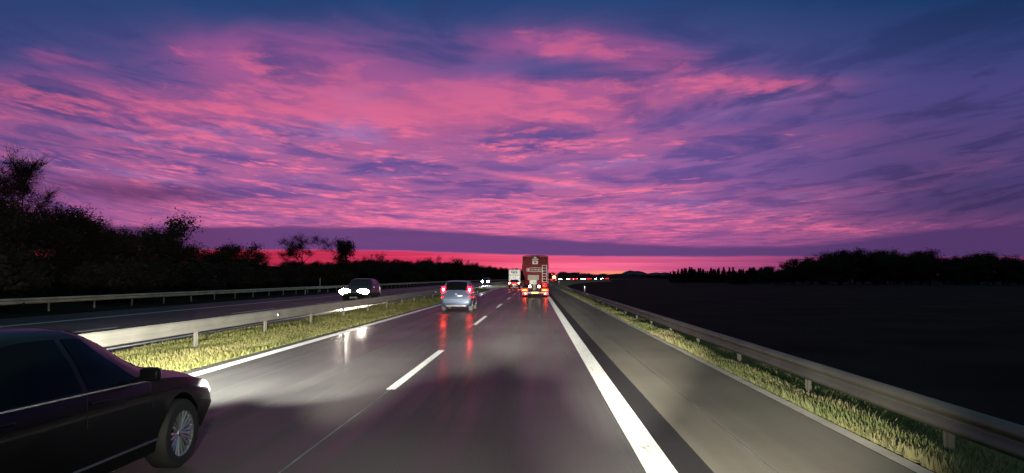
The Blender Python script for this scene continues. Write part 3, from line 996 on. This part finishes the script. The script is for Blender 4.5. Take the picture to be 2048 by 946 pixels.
def boolean_cut(obj, cutters):
    for c in cutters:
        md = obj.modifiers.new('cut', 'BOOLEAN'); md.operation = 'DIFFERENCE'; md.solver = 'EXACT'; md.object = c
    dg = bpy.context.evaluated_depsgraph_get(); dg.update()
    me = bpy.data.meshes.new_from_object(obj.evaluated_get(dg))
    obj.modifiers.clear()
    old = obj.data; obj.data = me; bpy.data.meshes.remove(old)
    me.name = obj.name
    for c in cutters: bpy.data.objects.remove(c)
    for p in obj.data.polygons: p.use_smooth = True
    obj.data.set_sharp_from_angle(angle=R(38))


def wheel(parent, x, y, r, side, tyre='tyre', w=0.21, spokes=5):
    t = bpy.data.objects.new('wheel', None); COL.objects.link(t); t.parent = parent
    t.location = (x, y, r)
    h = w / 2
    MB().lathe([(-h, r * 0.66), (-h, r * 0.93), (-h * 0.75, r), (h * 0.75, r), (h, r * 0.93), (h, r * 0.66)], 'x', n=36).build('tyre', M[tyre], t, smooth=True)
    m = MB()
    rr = r * 0.665
    m.lathe([(-h * 0.9, rr), (h * 0.95, rr), (h * 0.85, rr * 0.93), (-h * 0.85, rr * 0.93)], 'x', n=36)
    m.lathe([(side * h * 0.35, 0.001), (side * h * 0.35, rr * 0.20), (side * h * 0.75, rr * 0.16), (side * h * 0.8, 0.001)], 'x', n=18, close=False)
    for k in range(spokes):
        for dlt in (-0.14, 0.14):
            a = 2 * math.pi * k / spokes + dlt
            a0 = 2 * math.pi * k / spokes + dlt * 0.5
            p0 = Vector((side * h * 0.62, math.cos(a0) * rr * 0.15, math.sin(a0) * rr * 0.15))
            p1 = Vector((side * h * 0.80, math.cos(a) * rr * 0.96, math.sin(a) * rr * 0.96))
            m.tube([p0, p1], [rr * 0.055, rr * 0.07], 6)
    m.build('rim', M['rim'], t, smooth=True)
    MB().disc((side * h * 0.05, 0, 0), rr * 0.72, 'x', 0.025, 28).build('brake_disc', M['trim'], t, smooth=True)
    return t


def patch(sh, rows, side=1, push=0.004, both=False):
    """rows: list of lists of (y, s)"""
    m = MB()
    for sd in ((1, -1) if both else (side,)):
        m.grid([[sh.pt(y, s, sd, push) for (y, s) in row] for row in rows])
    return m


def side_window(sh, yb0, yb1, yt0, yt1, sd, s0=5.10, s1=6.86, n=8):
    rows = []
    for k in range(7):
        t = k / 6; s = s0 + (s1 - s0) * t
        a = yb0 + (yt0 - yb0) * t; b = yb1 + (yt1 - yb1) * t
        rows.append([(a + (b - a) * j / n, s) for j in range(n + 1)])
    return patch(sh, rows, sd)


def screen_rows(sh, ya, yb, s_edge, n=10):
    """a wind- or rear screen over the middle of the shell, from y=ya to y=yb"""
    m = MB(); P = []
    for k in range(n + 1):
        y = ya + (yb - ya) * k / n
        row = []
        for q in np.linspace(-1, 1, 15):
            s = 10 - abs(q) * (10 - s_edge)
            row.append(sh.pt(y, s, 1 if q >= 0 else -1, 0.005))
        P.append(row)
    m.grid(P)
    return m


def seam(sh, pts, sd, w=0.005):
    m = MB()
    P = [sh.pt(y, s, sd, 0.001) for y, s in pts]
    m.tube(P, w, 4)
    return m


def make_car(root, sh, paint, spec):
    body = sh.mesh(None, spec.get('n', 60)).build('body', M[paint], root, smooth=True, angle=38)
    r = spec['r']
    cutters = []
    for ay in spec['axles']:
        for sd in (1, -1):
            c = MB().lathe([(sd * (spec['track'] - 0.16), 0.001), (sd * (spec['track'] - 0.16), r * 1.13), (sd * 1.4, r * 1.13), (sd * 1.4, 0.001)], 'x', (0, ay, r * 1.0), 32, False).build('cut', M['trim'])
            cutters.append(c)
    for c in cutters: c.location = (0, 0, 0)
    pl = root.location.copy(); pr = root.rotation_euler.copy()
    root.location = (0, 0, 0); root.rotation_euler = (0, 0, 0)
    bpy.context.view_layer.update()
    boolean_cut(body, cutters)
    root.location = pl; root.rotation_euler = pr
    for ay in spec['axles']:
        for sd in (1, -1):
            wheel(root, sd * spec['track'], ay, r, sd, spec.get('tyre', 'tyre'), spec.get('tw', 0.21), spec.get('spokes', 5))
    for sd in (1, -1):
        for w in spec['windows']:
            side_window(sh, *w, sd).build('side_window', M['glass'], root, smooth=True)
        ym = spec['mirror']
        p = sh.pt(ym, 5.15, sd)
        mr_ = MB().rbox((p.x + sd * 0.13, ym, p.z + 0.06), (0.17, 0.09, 0.12), 0.035)
        mr_.tube([(p.x - sd * 0.01, ym, p.z), (p.x + sd * 0.08, ym, p.z + 0.04)], 0.022, 8)
        mo = mr_.build('door_mirror', M[spec.get('mirror_mat', paint)], root, smooth=True)
        MB().rbox((p.x + sd * 0.13, ym - 0.046, p.z + 0.06), (0.14, 0.006, 0.09), 0.003).build('mirror_glass', M['glass'], mo)
        for hy in spec['handles']:
            p = sh.pt(hy, 4.45, sd, 0.02)
            MB().rbox(tuple(p), (0.03, 0.19, 0.028), 0.012).build('door_handle', M[spec.get('handle_mat', paint)], root, smooth=True)
        for sl in spec['seams']:
            seam(sh, sl, sd).build('door_gap', M['trim'], root)
    screen_rows(sh, *spec['windscreen'], spec.get('screen_edge', 8.0)).build('windscreen', M['glass'], root, smooth=True)
    screen_rows(sh, *spec['rear_screen'], spec.get('screen_edge', 8.0)).build('rear_window', M['glass'], root, smooth=True)
    return body


# y,     zs,   zm,   zb,   zt,   ws,   wm,   wb,   wr
HATCH = [(-1.92, 0.30, 0.42, 0.50, 0.58, 0.60, 0.70, 0.68, 0.56),
         (-1.88, 0.27, 0.50, 0.66, 0.78, 0.70, 0.80, 0.78, 0.66),
         (-1.80, 0.25, 0.55, 0.86, 1.00, 0.76, 0.83, 0.80, 0.70),
         (-1.70, 0.24, 0.56, 0.93, 1.18, 0.79, 0.84, 0.81, 0.67),
         (-1.52, 0.23, 0.56, 0.95, 1.46, 0.80, 0.845, 0.815, 0.62),
         (-1.36, 0.22, 0.56, 0.95, 1.58, 0.80, 0.85, 0.82, 0.61),
         (-0.70, 0.20, 0.56, 0.93, 1.63, 0.80, 0.85, 0.82, 0.62),
         (0.00, 0.20, 0.56, 0.91, 1.60, 0.80, 0.85, 0.82, 0.62),
         (0.45, 0.20, 0.56, 0.90, 1.48, 0.80, 0.85, 0.82, 0.62),
         (0.85, 0.20, 0.56, 0.89, 1.20, 0.80, 0.85, 0.82, 0.66),
         (1.15, 0.20, 0.55, 0.86, 1.00, 0.80, 0.84, 0.80, 0.70),
         (1.60, 0.21, 0.52, 0.78, 0.86, 0.76, 0.81, 0.76, 0.64),
         (1.82, 0.23, 0.48, 0.66, 0.74, 0.70, 0.76, 0.72, 0.58),
         (1.92, 0.28, 0.44, 0.54, 0.60, 0.58, 0.66, 0.62, 0.48)]
SEDAN = [(-2.26, 0.34, 0.50, 0.62, 0.70, 0.60, 0.74, 0.70, 0.56),
         (-2.20, 0.28, 0.56, 0.82, 0.92, 0.72, 0.84, 0.80, 0.66),
         (-2.05, 0.24, 0.58, 0.92, 1.03, 0.80, 0.89, 0.85, 0.72),
         (-1.70, 0.21, 0.58, 0.96, 1.10, 0.83, 0.905, 0.875, 0.70),
         (-1.30, 0.20, 0.58, 0.96, 1.24, 0.84, 0.91, 0.88, 0.62),
         (-0.90, 0.19, 0.58, 0.95, 1.38, 0.84, 0.91, 0.88, 0.60),
         (-0.40, 0.19, 0.58, 0.94, 1.445, 0.84, 0.91, 0.88, 0.60),
         (0.10, 0.19, 0.58, 0.93, 1.43, 0.84, 0.91, 0.88, 0.60),
         (0.50, 0.19, 0.58, 0.92, 1.30, 0.84, 0.91, 0.88, 0.62),
         (0.95, 0.19, 0.58, 0.91, 1.06, 0.84, 0.91, 0.875, 0.69),
         (1.20, 0.19, 0.57, 0.89, 0.98, 0.83, 0.905, 0.865, 0.73),
         (1.70, 0.20, 0.55, 0.82, 0.90, 0.81, 0.89, 0.84, 0.70),
         (2.05, 0.22, 0.52, 0.73, 0.80, 0.76, 0.85, 0.79, 0.64),
         (2.20, 0.25, 0.48, 0.62, 0.69, 0.68, 0.77, 0.72, 0.56),
         (2.26, 0.30, 0.44, 0.53, 0.58, 0.56, 0.66, 0.60, 0.46)]
SUV = [(a * 1.0, zs + 0.05, zm * 1.15 + 0.02, zb * 1.12 + 0.03, zt * 1.17 + 0.02, ws, wm * 1.02, wb * 1.02, wr * 1.06) for (a, zs, zm, zb, zt, ws, wm, wb, wr) in SEDAN]
# the SUV keeps its roof to the tail
for i_, zt_ in ((2, 1.32), (3, 1.60), (4, 1.70), (5, 1.72), (6, 1.73)):
    r_ = list(SUV[i_]); r_[4] = zt_; SUV[i_] = tuple(r_)

SED_SPEC = dict(r=0.33, axles=(-1.36, 1.36), track=0.80, n=70,
                windows=[(-0.02, 0.72, -0.02, 0.22), (-1.02, -0.10, -0.82, -0.10)], mirror=0.62, handles=(-0.95, 0.05),
                seams=[[(0.80, 2.3), (0.84, 3.5), (0.80, 5.0)], [(-0.08, 2.3), (-0.08, 3.5), (-0.06, 5.0)], [(-0.98, 4.0), (-1.05, 4.6), (-1.05, 5.0)]],
                windscreen=(1.00, 0.18), rear_screen=(-1.62, -0.88))
HAT_SPEC = dict(r=0.30, axles=(-1.20, 1.22), track=0.735, n=56, tyre='pale_tyre', tw=0.185,
                windows=[(-0.28, 0.72, -0.28, 0.28), (-1.28, -0.36, -1.12, -0.36)], mirror=0.66, handles=(-0.25,),
                seams=[[(0.80, 2.3), (0.80, 5.0)], [(-0.33, 2.3), (-0.33, 5.0)]], windscreen=(1.02, 0.22), rear_screen=(-1.74, -1.42))


def lamp_pair(root, name, mat, x, y, z, s, r=0.03, yaw=0.0, label=None):
    out = []
    for sd in (1, -1):
        o = MB().rbox((0, 0, 0), s, r).build(name, M[mat], root, smooth=True, loc=(sd * x, y, z))
        o.rotation_euler = (0, 0, -sd * yaw)
        out.append(o)
    return out


def round_lamps(root, name, mat, x, y, z, s):
    for sd in (1, -1):
        m = MB()
        m.lathe([(-s[1] / 2, 0.001)] + [(-s[1] / 2 * math.cos(a), s[2] / 2 * math.sin(a)) for a in np.linspace(0.2, math.pi - 0.2, 9)] + [(s[1] / 2, 0.001)], 'y', (0, 0, 0), 24, False)
        m.v = [(p[0] * s[0] / s[2], p[1], p[2]) for p in m.v]
        m.build(name, M[mat], root, smooth=True, loc=(sd * x, y, z))


def plate(root, y, z, mat, s=(0.52, 0.02, 0.115), x=0.0):
    o = MB().rbox((x, y, z), s, 0.006).build('number_plate', M[mat], root)
    return o


# ---- black saloon passing in the left lane
t = thing('passing_car', 'black saloon car passing close by in the left lane, cut off by the frame', 'car', (-4.30, 5.55, 0), R(-1.0), 'cars heading away')
t.scale = (1, 1, 0.975)
sh = Shell(SEDAN)
sp_ = dict(SED_SPEC); sp_['spokes'] = 10; sp_['tw'] = 0.225; sp_['mirror_mat'] = 'black_paint'; sp_['handle_mat'] = 'black_paint'
make_car(t, sh, 'black_paint', sp_)
for sd in (1, -1):
    rows = []
    for k in range(7):
        s = 4.15 + 0.75 * k / 6
        rows.append([(yv, s) for yv in np.linspace(1.76 + 0.02 * k, 2.19 - 0.01 * k, 9)])
    h_ = patch(sh, rows, sd, 0.012)
    h_.build('headlight', M['side_head'], t, smooth=True)
    rows = [[(yv, s) for yv in np.linspace(-2.17, -1.80, 8)] for s in np.linspace(4.3, 5.0, 6)]
    patch(sh, rows, sd, 0.012).build('tail_light', M['dim_red'], t, smooth=True)
    seam(sh, [(yv, 2.35) for yv in np.linspace(-1.0, 1.0, 12)], sd, 0.014).build('sill_trim', M['chrome'], t, smooth=True)
    seam(sh, [(yv, 5.02) for yv in np.linspace(-1.05, 0.85, 16)], sd, 0.009).build('window_trim', M['chrome'], t, smooth=True)
    seam(sh, [(yv, 4.1) for yv in np.linspace(-1.9, 1.75, 24)], sd, 0.008).build('body_crease', M['black_paint'], t, smooth=True)
plate(t, -2.275, 0.62, 'plate_yellow')
for sx in (-0.66, 0.66):
    spot("headlight_beam", (sx, 2.34, 0.66), (sx - 0.4, 24, 0.0), 50, 1.0, 4200, (0.98, 0.96, 0.86), 0.05, t, 0.6)
    spot("headlight_side", (sx, 2.34, 0.66), (sx - 8.0, 15, 0.45), 72, 1.0, 7500, (0.98, 0.96, 0.86), 0.05, t, 0.42)

# ---- silver blue hatchback ahead
t = thing('hatchback_car', 'silver blue hatchback with lit tail lamps and yellow plate in the left lane', 'car', (-4.30, 40.9, 0), 0, 'cars heading away')
sh = Shell(HATCH)
make_car(t, sh, 'blue_paint', HAT_SPEC)
for sd in (1, -1):
    rows = [[(yv, s) for yv in np.linspace(-1.75 + 0.15 * (s - 5.0), -1.55 + 0.1 * (s - 5.0), 6)] for s in np.linspace(5.0, 6.9, 8)]
    L_ = MB().rbox((0, 0, 0), (0.22, 0.15, 0.36), 0.06).build('tail_light', M['tail_lens'], t, smooth=True, loc=(sd * 0.705, -1.70, 1.13))
    L_.rotation_euler = (R(-14), 0, 0)
    MB().rbox((0, -0.07, 0.0), (0.09, 0.03, 0.13), 0.012).build('bulb', M['tail_core'], L_, smooth=True)
lamp_pair(t, 'glowing_reflector', 'dim_red', 0.735, -1.86, 0.74, (0.15, 0.05, 0.11), 0.02, R(20))  # reflectors emit red themselves in place of headlight thrown back
plate(t, -1.895, 0.66 - 0.14, 'plate_yellow', (0.54, 0.02, 0.16))
MB().rbox((0, -1.865, 0.80), (0.70, 0.03, 0.035), 0.012).build('tailgate_trim', M['chrome'], t, smooth=True)
MB().disc((0, -1.868, 0.90), 0.06, 'y', 0.02, 20).build('round_badge', M['pale_trim'], t, smooth=True)
MB().rbox((0, -1.90, 0.28), (1.10, 0.06, 0.10), 0.025).build('lower_bumper', M['pale_trim'], t, smooth=True)
MB().rbox((0, -1.905, 0.62), (1.44, 0.04, 0.03), 0.012).build('bumper_strip', M['pale_trim'], t, smooth=True)
MB().tube([(0.05, -1.78, 1.02), (-0.30, -1.70, 1.14)], 0.012, 6).build('rear_wiper', M['trim'], t)
MB().tube([(0.45, -1.90, 0.27), (0.45, -1.96, 0.27)], 0.03, 10).build('exhaust_pipe', M['chrome'], t, smooth=True)

# ---- oncoming cars
def oncoming(label, x, y, mat, shell, z, s, yaw_extra=0.0, watts=0, col=(1, 0.9, 0.8)):
    t = thing('oncoming_car', label, 'car', (x, y, 0), math.pi + yaw_extra, 'oncoming cars')
    sh = Shell(shell)
    sp2 = dict(SED_SPEC); sp2['n'] = 44
    if shell is SUV: sp2['r'] = 0.36; sp2['rear_screen'] = (-2.02, -1.74); sp2['windows'] = [(-0.02, 0.72, -0.02, 0.22), (-1.02, -0.10, -0.92, -0.10)]
    make_car(t, sh, 'black_paint', sp2)
    round_lamps(t, 'headlight', mat, 0.62, 2.16, z, s)
    plate(t, 2.28, 0.46, 'plate_white')
    MB().rbox((0, 2.20, z - 0.1), (0.85, 0.08, 0.16), 0.03).build('grille', M['trim'], t, smooth=True)
    lamp_pair(t, 'tail_light', 'dim_red', 0.70, -2.12, z + 0.15, (0.25, 0.12, 0.14), 0.03, R(20))
    if watts:
        for sx in (-0.6, 0.6):
            spot('headlight_beam', (sx, 2.32, z), (sx, 40, 0.0), 36, 1.0, watts, col, 0.06, t)
    return t


oncoming('oncoming dark car with dazzling warm white headlights beyond the central guardrail, the nearer one', -12.2, 50.5, 'head_warm', SUV, 0.86, (0.80, 0.18, 0.38), 0, 6000, (1.0, 0.86, 0.7))
oncoming('distant oncoming car with two round bluish white headlights left of the white van', -11.2, 162, 'head_white', SUV, 0.90, (0.46, 0.16, 0.44), 0, 9000, (0.9, 0.95, 1.0))

# ---- dark red car between the van and the tanker
t = thing('red_car', 'dark car with glowing red rear lights right behind the white delivery van', 'car', (-3.55, 120, 0), 0, 'cars heading away')
sh = Shell(SEDAN)
sp2 = dict(SED_SPEC); sp2['n'] = 40
make_car(t, sh, 'maroon_paint', sp2)
lamp_pair(t, 'tail_light', 'tail_core', 0.68, -2.16, 0.86, (0.36, 0.10, 0.16), 0.03, R(16))
MB().rbox((0, -2.235, 0.86), (0.95, 0.05, 0.05), 0.015).build('light_bar', M['tail_lens'], t)
plate(t, -2.285, 0.62, 'plate_white', (0.60, 0.02, 0.16))
MB().rbox((0, -2.25, 0.36), (1.3, 0.05, 0.08), 0.02).build('lower_bumper', M['chrome'], t, smooth=True)
lamp_pair(t, 'headlight', 'head_warm', 0.66, 2.14, 0.66, (0.3, 0.1, 0.12), 0.03, R(18))
for sx in (-0.6, 0.6):
    spot('headlight_beam', (sx, 2.4, 0.66), (sx, 32, 1.2), 26, 1.0, 12000, (1.0, 0.95, 0.86), 0.06, t)


# ------------------------------------------------------------------ text
def lettering(s, size, mat, parent, loc, name='lettering', bold=0.0, extr=0.008):
    cu = bpy.data.curves.new(name, 'FONT'); cu.body = s; cu.size = size; cu.align_x = 'CENTER'; cu.align_y = 'CENTER'; cu.extrude = extr; cu.offset = bold
    tmp = bpy.data.objects.new(name, cu); COL.objects.link(tmp)
    dg = bpy.context.evaluated_depsgraph_get(); dg.update()
    me = bpy.data.meshes.new_from_object(tmp.evaluated_get(dg))
    bpy.data.objects.remove(tmp)
    me.transform(Matrix.Rotation(R(90), 4, 'X'))
    me.materials.clear(); me.materials.append(M[mat])
    o = bpy.data.objects.new(name, me); COL.objects.link(o); o.parent = parent; o.location = loc
    return o


# ------------------------------------------------------------------ white delivery van
t = thing('delivery_van', 'tall white box van with dark GLS lettering on its rear doors, partly behind the tanker', 'van', (-4.50, 152, 0), 0, 'trucks heading away')
MB().rbox((0, 2.2, 2.02), (2.40, 4.4, 2.86), 0.06).build('cargo_box', M['box_white'], t, smooth=True)
for sd in (-1, 1):
    d_ = MB().rbox((sd * 0.575, -0.02, 2.05), (1.13, 0.03, 2.62), 0.012).build('rear_door', M['box_white'], t, smooth=True)
    MB().tube([(sd * 0.20, -0.05, 0.85), (sd * 0.20, -0.05, 2.15)], 0.018, 8).build('lock_bar', M['steel'], d_)
    MB().rbox((sd * 1.02, -0.05, 1.60), (0.12, 0.05, 0.20), 0.02).build('hinge', M['trim'], d_)
MB().box((0, -0.042, 2.30), (2.26, 0.008, 0.22)).build('grey_band', M['grey_panel'], t)
L_ = lettering('GLS', 0.74, 'ink', t, (-0.08, -0.055, 2.92), bold=0.03)
MB().disc((0.82, -0.055, 2.72), 0.08, 'y', 0.02, 16).build('logo_dot', M['dot_yellow'], t)
MB().box((0, 2.2, 0.50), (1.0, 4.2, 0.18)).build('chassis', M['trim'], t)
MB().rbox((0, 0.03, 0.46), (2.2, 0.12, 0.16), 0.03).build('bumper', M['grey_panel'], t, smooth=True)
MB().rbox((0, 5.35, 1.35), (2.05, 1.8, 2.0), 0.25).build('cab', M['box_white'], t, smooth=True)
lamp_pair(t, 'tail_light', 'tail_core', 1.05, -0.03, 0.66, (0.16, 0.06, 0.22), 0.02)
for (sx, sy) in ((-0.92, 1.2), (0.92, 1.2), (-0.9, 5.4), (0.9, 5.4)):
    wheel(t, sx, sy, 0.40, 1 if sx > 0 else -1, 'tyre', 0.26)

# ------------------------------------------------------------------ red tank trailer with its tractor
t = thing('tanker_truck', 'red silo tank trailer with a white ladder and yellow marker boards, in the right lane', 'truck', (-0.06, 66.0, 0), 0, 'trucks heading away')
# silo: rounded shoulders, belly drawn in towards the outlet
sec = [(0.0, 1.02), (0.42, 1.05), (0.72, 1.30), (1.00, 1.75), (1.17, 2.25), (1.22, 2.72), (1.20, 3.10), (1.16, 3.55), (1.13, 3.72), (1.02, 3.79), (0.5, 3.82), (0.0, 3.82)]
mb = MB()
ring = sec + [(-x, z) for x, z in sec[::-1][1:-1]]
cz = 2.5
P = []
for (yv, k) in ((0.0, 0.90), (0.04, 0.97), (0.14, 1.0), (8.2, 1.0), (9.4, 1.0), (10.2, 0.93), (10.4, 0.85)):
    P.append([(x * k, yv, cz + (z - cz) * k) for x, z in ring])
m_ = len(ring)
for r_ in P: mb.v += r_
for i in range(len(P) - 1):
    for j in range(m_): mb.f.append((i * m_ + j, i * m_ + (j + 1) % m_, (i + 1) * m_ + (j + 1) % m_, (i + 1) * m_ + j))
mb.f.append(tuple(range(m_))); mb.f.append(tuple((len(P) - 1) * m_ + k for k in range(m_)))
mb.build('tank', M['truck_red'], t, smooth=True, angle=45)
# curved rim on the tank end and the square top frame
arc = [(1.12 * math.cos(a), -0.025, 2.62 + 1.13 * math.sin(a)) for a in np.linspace(R(-28), R(208), 40)]
MB().tube(arc, 0.03, 6).build('end_rim', M['truck_dark_red'], t, smooth=True)
fr = MB(); fr.box((0, 0.05, 3.72), (2.34, 0.10, 0.10)); fr.box((1.15, 0.05, 2.45), (0.07, 0.10, 2.44)); fr.box((-1.15, 0.05, 3.30), (0.07, 0.10, 0.74))
fr.build('rear_frame', M['truck_dark_red'], t)
# emblem: small crown shape over a shield-like box with a dark heart
em = MB()
em.box((-0.02, -0.02, 3.60), (0.26, 0.02, 0.12)); em.box((-0.02, -0.02, 3.45), (0.60, 0.02, 0.07)); em.box((-0.02, -0.02, 3.36), (0.46, 0.02, 0.03))
em.box((-0.02, -0.02, 3.16), (0.50, 0.02, 0.28))
em_o = em.build('emblem', M['truck_white'], t)
hp = []
for a in np.linspace(0, 2 * math.pi, 28, endpoint=False):
    hx = 16 * math.sin(a) ** 3; hz = 13 * math.cos(a) - 5 * math.cos(2 * a) - 2 * math.cos(3 * a) - math.cos(4 * a)
    hp.append((hx * 0.0075 - 0.02, hz * 0.0070 + 3.17))
mb = MB(); mb.add([(x, -0.045, z) for x, z in hp] + [(x, -0.032, z) for x, z in hp], [tuple(range(28))] + [(i, (i + 1) % 28, 28 + (i + 1) % 28, 28 + i) for i in range(28)])
mb.build('heart', M['truck_red'], em_o)
# name band: rounded outline, ring and worn, illegible letter strokes
nb = MB()
for zz_, in ((2.33,), (2.67,)): nb.box((0.10, -0.02, zz_), (1.20, 0.02, 0.035))
nb.lathe([(-0.03, 0.13), (-0.01, 0.13), (-0.01, 0.17), (-0.03, 0.17)], 'y', (-0.64, 0, 2.50), 24)
nb.lathe([(-0.03, 0.001), (-0.01, 0.001), (-0.01, 0.07), (-0.03, 0.07)], 'y', (-0.64, 0, 2.50), 16)
for i, (w_, h_) in enumerate(((0.03, 0.17), (0.05, 0.15), (0.03, 0.17), (0.05, 0.14), (0.03, 0.17), (0.06, 0.15), (0.03, 0.16), (0.05, 0.15))):
    nb.box((-0.36 + i * 0.125, -0.02, 2.50), (w_, 0.02, h_))
nb.build('name_band', M['truck_white'], t)
# ladder
ld = MB()
for sx in (0.63, 1.03): ld.tube([(sx, -0.13, 1.36), (sx, -0.13, 2.93)], 0.028, 8)
for k in range(7): ld.tube([(0.63, -0.13, 1.42 + 0.247 * k), (1.03, -0.13, 1.42 + 0.247 * k)], 0.022, 8)
for sx in (0.63, 1.03):
    for zz_ in (1.5, 2.8): ld.tube([(sx, -0.13, zz_), (sx, 0.06, zz_)], 0.018, 6)
ld.build('ladder', M['post_white'], t, smooth=True)
MB().rbox((-0.18, -0.03, 1.80), (1.02, 0.06, 0.46), 0.03).build('cream_panel', M['cream_panel'], t, smooth=True)
bx = MB().rbox((-0.20, -0.09, 1.38), (0.66, 0.14, 0.40), 0.04).build('valve_box', M['box_white'], t, smooth=True)
dd_ = MB()
for sx in (-0.17, 0.05): dd_.disc((sx, -0.165, 1.36), 0.055, 'y', 0.02, 16)
dd_.build('green_valve_cap', M['green_dot'], bx, smooth=True)
MB().tube([(-0.10, 0.10, 1.15), (-0.10, -0.05, 0.98), (-0.10, -0.05, 0.66)], [0.16, 0.14, 0.10], 14).build('outlet_pipe', M['cream_panel'], t, smooth=True)
for sx in (-0.50, 0.32):
    MB().disc((sx, -0.10, 0.99), 0.12, 'y', 0.06, 22).build('work_lamp', M['reverse_lamp'], t, smooth=True)
ch = MB(); ch.box((-0.45, 5.0, 0.92), (0.10, 10.0, 0.22)); ch.box((0.45, 5.0, 0.92), (0.10, 10.0, 0.22)); ch.box((0, 0.1, 0.80), (2.2, 0.14, 0.14))
ch.build('chassis', M['trim'], t)
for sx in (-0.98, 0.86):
    mk = MB().rbox((sx, -0.06, 0.66), (0.60, 0.03, 0.22), 0.02).build('marker_board', M['dim_red'], t, smooth=True)  # red border glows by itself, imitating light returned by the board
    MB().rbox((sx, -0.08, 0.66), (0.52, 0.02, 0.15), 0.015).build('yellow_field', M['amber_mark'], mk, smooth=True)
MB().rbox((0, -0.04, 0.42), (2.30, 0.10, 0.14), 0.03).build('bumper', M['pale_trim'], t, smooth=True)
plate(t, -0.105, 0.42, 'plate_yellow', (0.62, 0.02, 0.14), -0.05)
for sd in (-1, 1):
    MB().rbox((sd * 0.96, -0.08, 0.33), (0.34, 0.06, 0.11), 0.02).build('tail_light', M['tail_lens'], t, smooth=True)
    MB().disc((sd * 0.90, -0.12, 0.33), 0.045, 'y', 0.02, 14).build('tail_bulb', M['tail_core'], t, smooth=True)
    MB().box((sd * 0.95, 0.55, 0.45), (0.55, 0.02, 0.60)).build('mudflap', M['trim'], t)
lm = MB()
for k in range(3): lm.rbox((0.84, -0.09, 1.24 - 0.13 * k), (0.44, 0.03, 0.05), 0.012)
lm.build('red_stripe_board', M['dim_red'], t, smooth=True)  # stripes emit red though the board holds no lamp
for sy in (1.3, 2.6, 3.9):
    for sd in (-1, 1): wheel(t, sd * 0.98, sy, 0.50, sd, 'tyre', 0.40)
MB().rbox((0, 12.6, 2.0), (2.42, 2.0, 3.0), 0.2).build('tractor_cab', M['truck_red'], t, smooth=True)
for sy in (9.9, 13.0):
    for sd in (-1, 1): wheel(t, sd * 0.98, sy, 0.50, sd, 'tyre', 0.34)

# ------------------------------------------------------------------ small far traffic round the bend
def far_car(receding, x, y, label):
    global FAR
    if FAR is None:
        FAR = thing('distant_car', '', 'car')
        sh = Shell(SEDAN)
        sp3 = dict(SED_SPEC); sp3['n'] = 24
        make_car(FAR, sh, 'grey_paint', sp3)
        lamp_pair(FAR, 'headlight', 'head_far', 0.64, 2.16, 0.72, (0.36, 0.14, 0.24), 0.03, R(10))
        lamp_pair(FAR, 'tail_light', 'tail_far', 0.66, -2.20, 0.86, (0.40, 0.12, 0.22), 0.03, R(10))
        o = FAR
    else:
        o = copy_tree(FAR)
    o.location = (x + off(y), y, 0)
    o.rotation_euler = (0, 0, head(y) + (0 if receding else math.pi))
    return tag(o, label, 'car', 'red lit cars on the bend' if receding else 'white lit cars on the bend')


FAR = None
LRED = 'tiny car showing red tail lights in the line of traffic on the far bend'
LWHI = 'tiny car showing white headlights in the line of traffic on the far bend'
for (x, y) in ((-0.6, 322), (-0.6, 470), (-4.35, 478), (-0.6, 545), (-4.35, 560), (-0.6, 632), (-4.35, 650)):
    far_car(True, x, y, LRED)
for (x, y) in ((-12.2, 482), (-12.2, 516), (-12.2, 590), (-16, 600), (-12.2, 640), (-12.2, 670), (-16, 684)):
    far_car(False, x, y, LWHI)
# lorry with amber lamps
t = thing('amber_lit_truck', 'distant truck with amber and red lamps on its rear, right of the red tanker', 'truck', (-0.6 + off(346), 346, 0), head(346), 'trucks heading away')
MB().rbox((0, 3.5, 2.2), (2.5, 7.0, 2.6), 0.06).build('cargo_box', M['grey_panel'], t, smooth=True)
MB().box((0, 3.6, 0.75), (1.0, 6.8, 0.25)).build('chassis', M['trim'], t)
MB().rbox((0, 8.2, 1.9), (2.4, 1.9, 2.6), 0.2).build('cab', M['grey_panel'], t, smooth=True)
MB().rbox((0.1, -0.06, 1.9), (1.0, 0.06, 1.0), 0.05).build('amber_board', M['amber_lamp'], t)
lamp_pair(t, 'roof_lamp', 'tail_far', 0.95, -0.05, 3.4, (0.22, 0.06, 0.16), 0.02)
lamp_pair(t, 'tail_light', 'tail_far', 0.9, -0.05, 0.75, (0.5, 0.06, 0.22), 0.02)
for (sx, sy) in ((-0.95, 1.5), (0.95, 1.5), (-0.95, 7.8), (0.95, 7.8)):
    wheel(t, sx, sy, 0.48, 1 if sx > 0 else -1, 'tyre', 0.3)
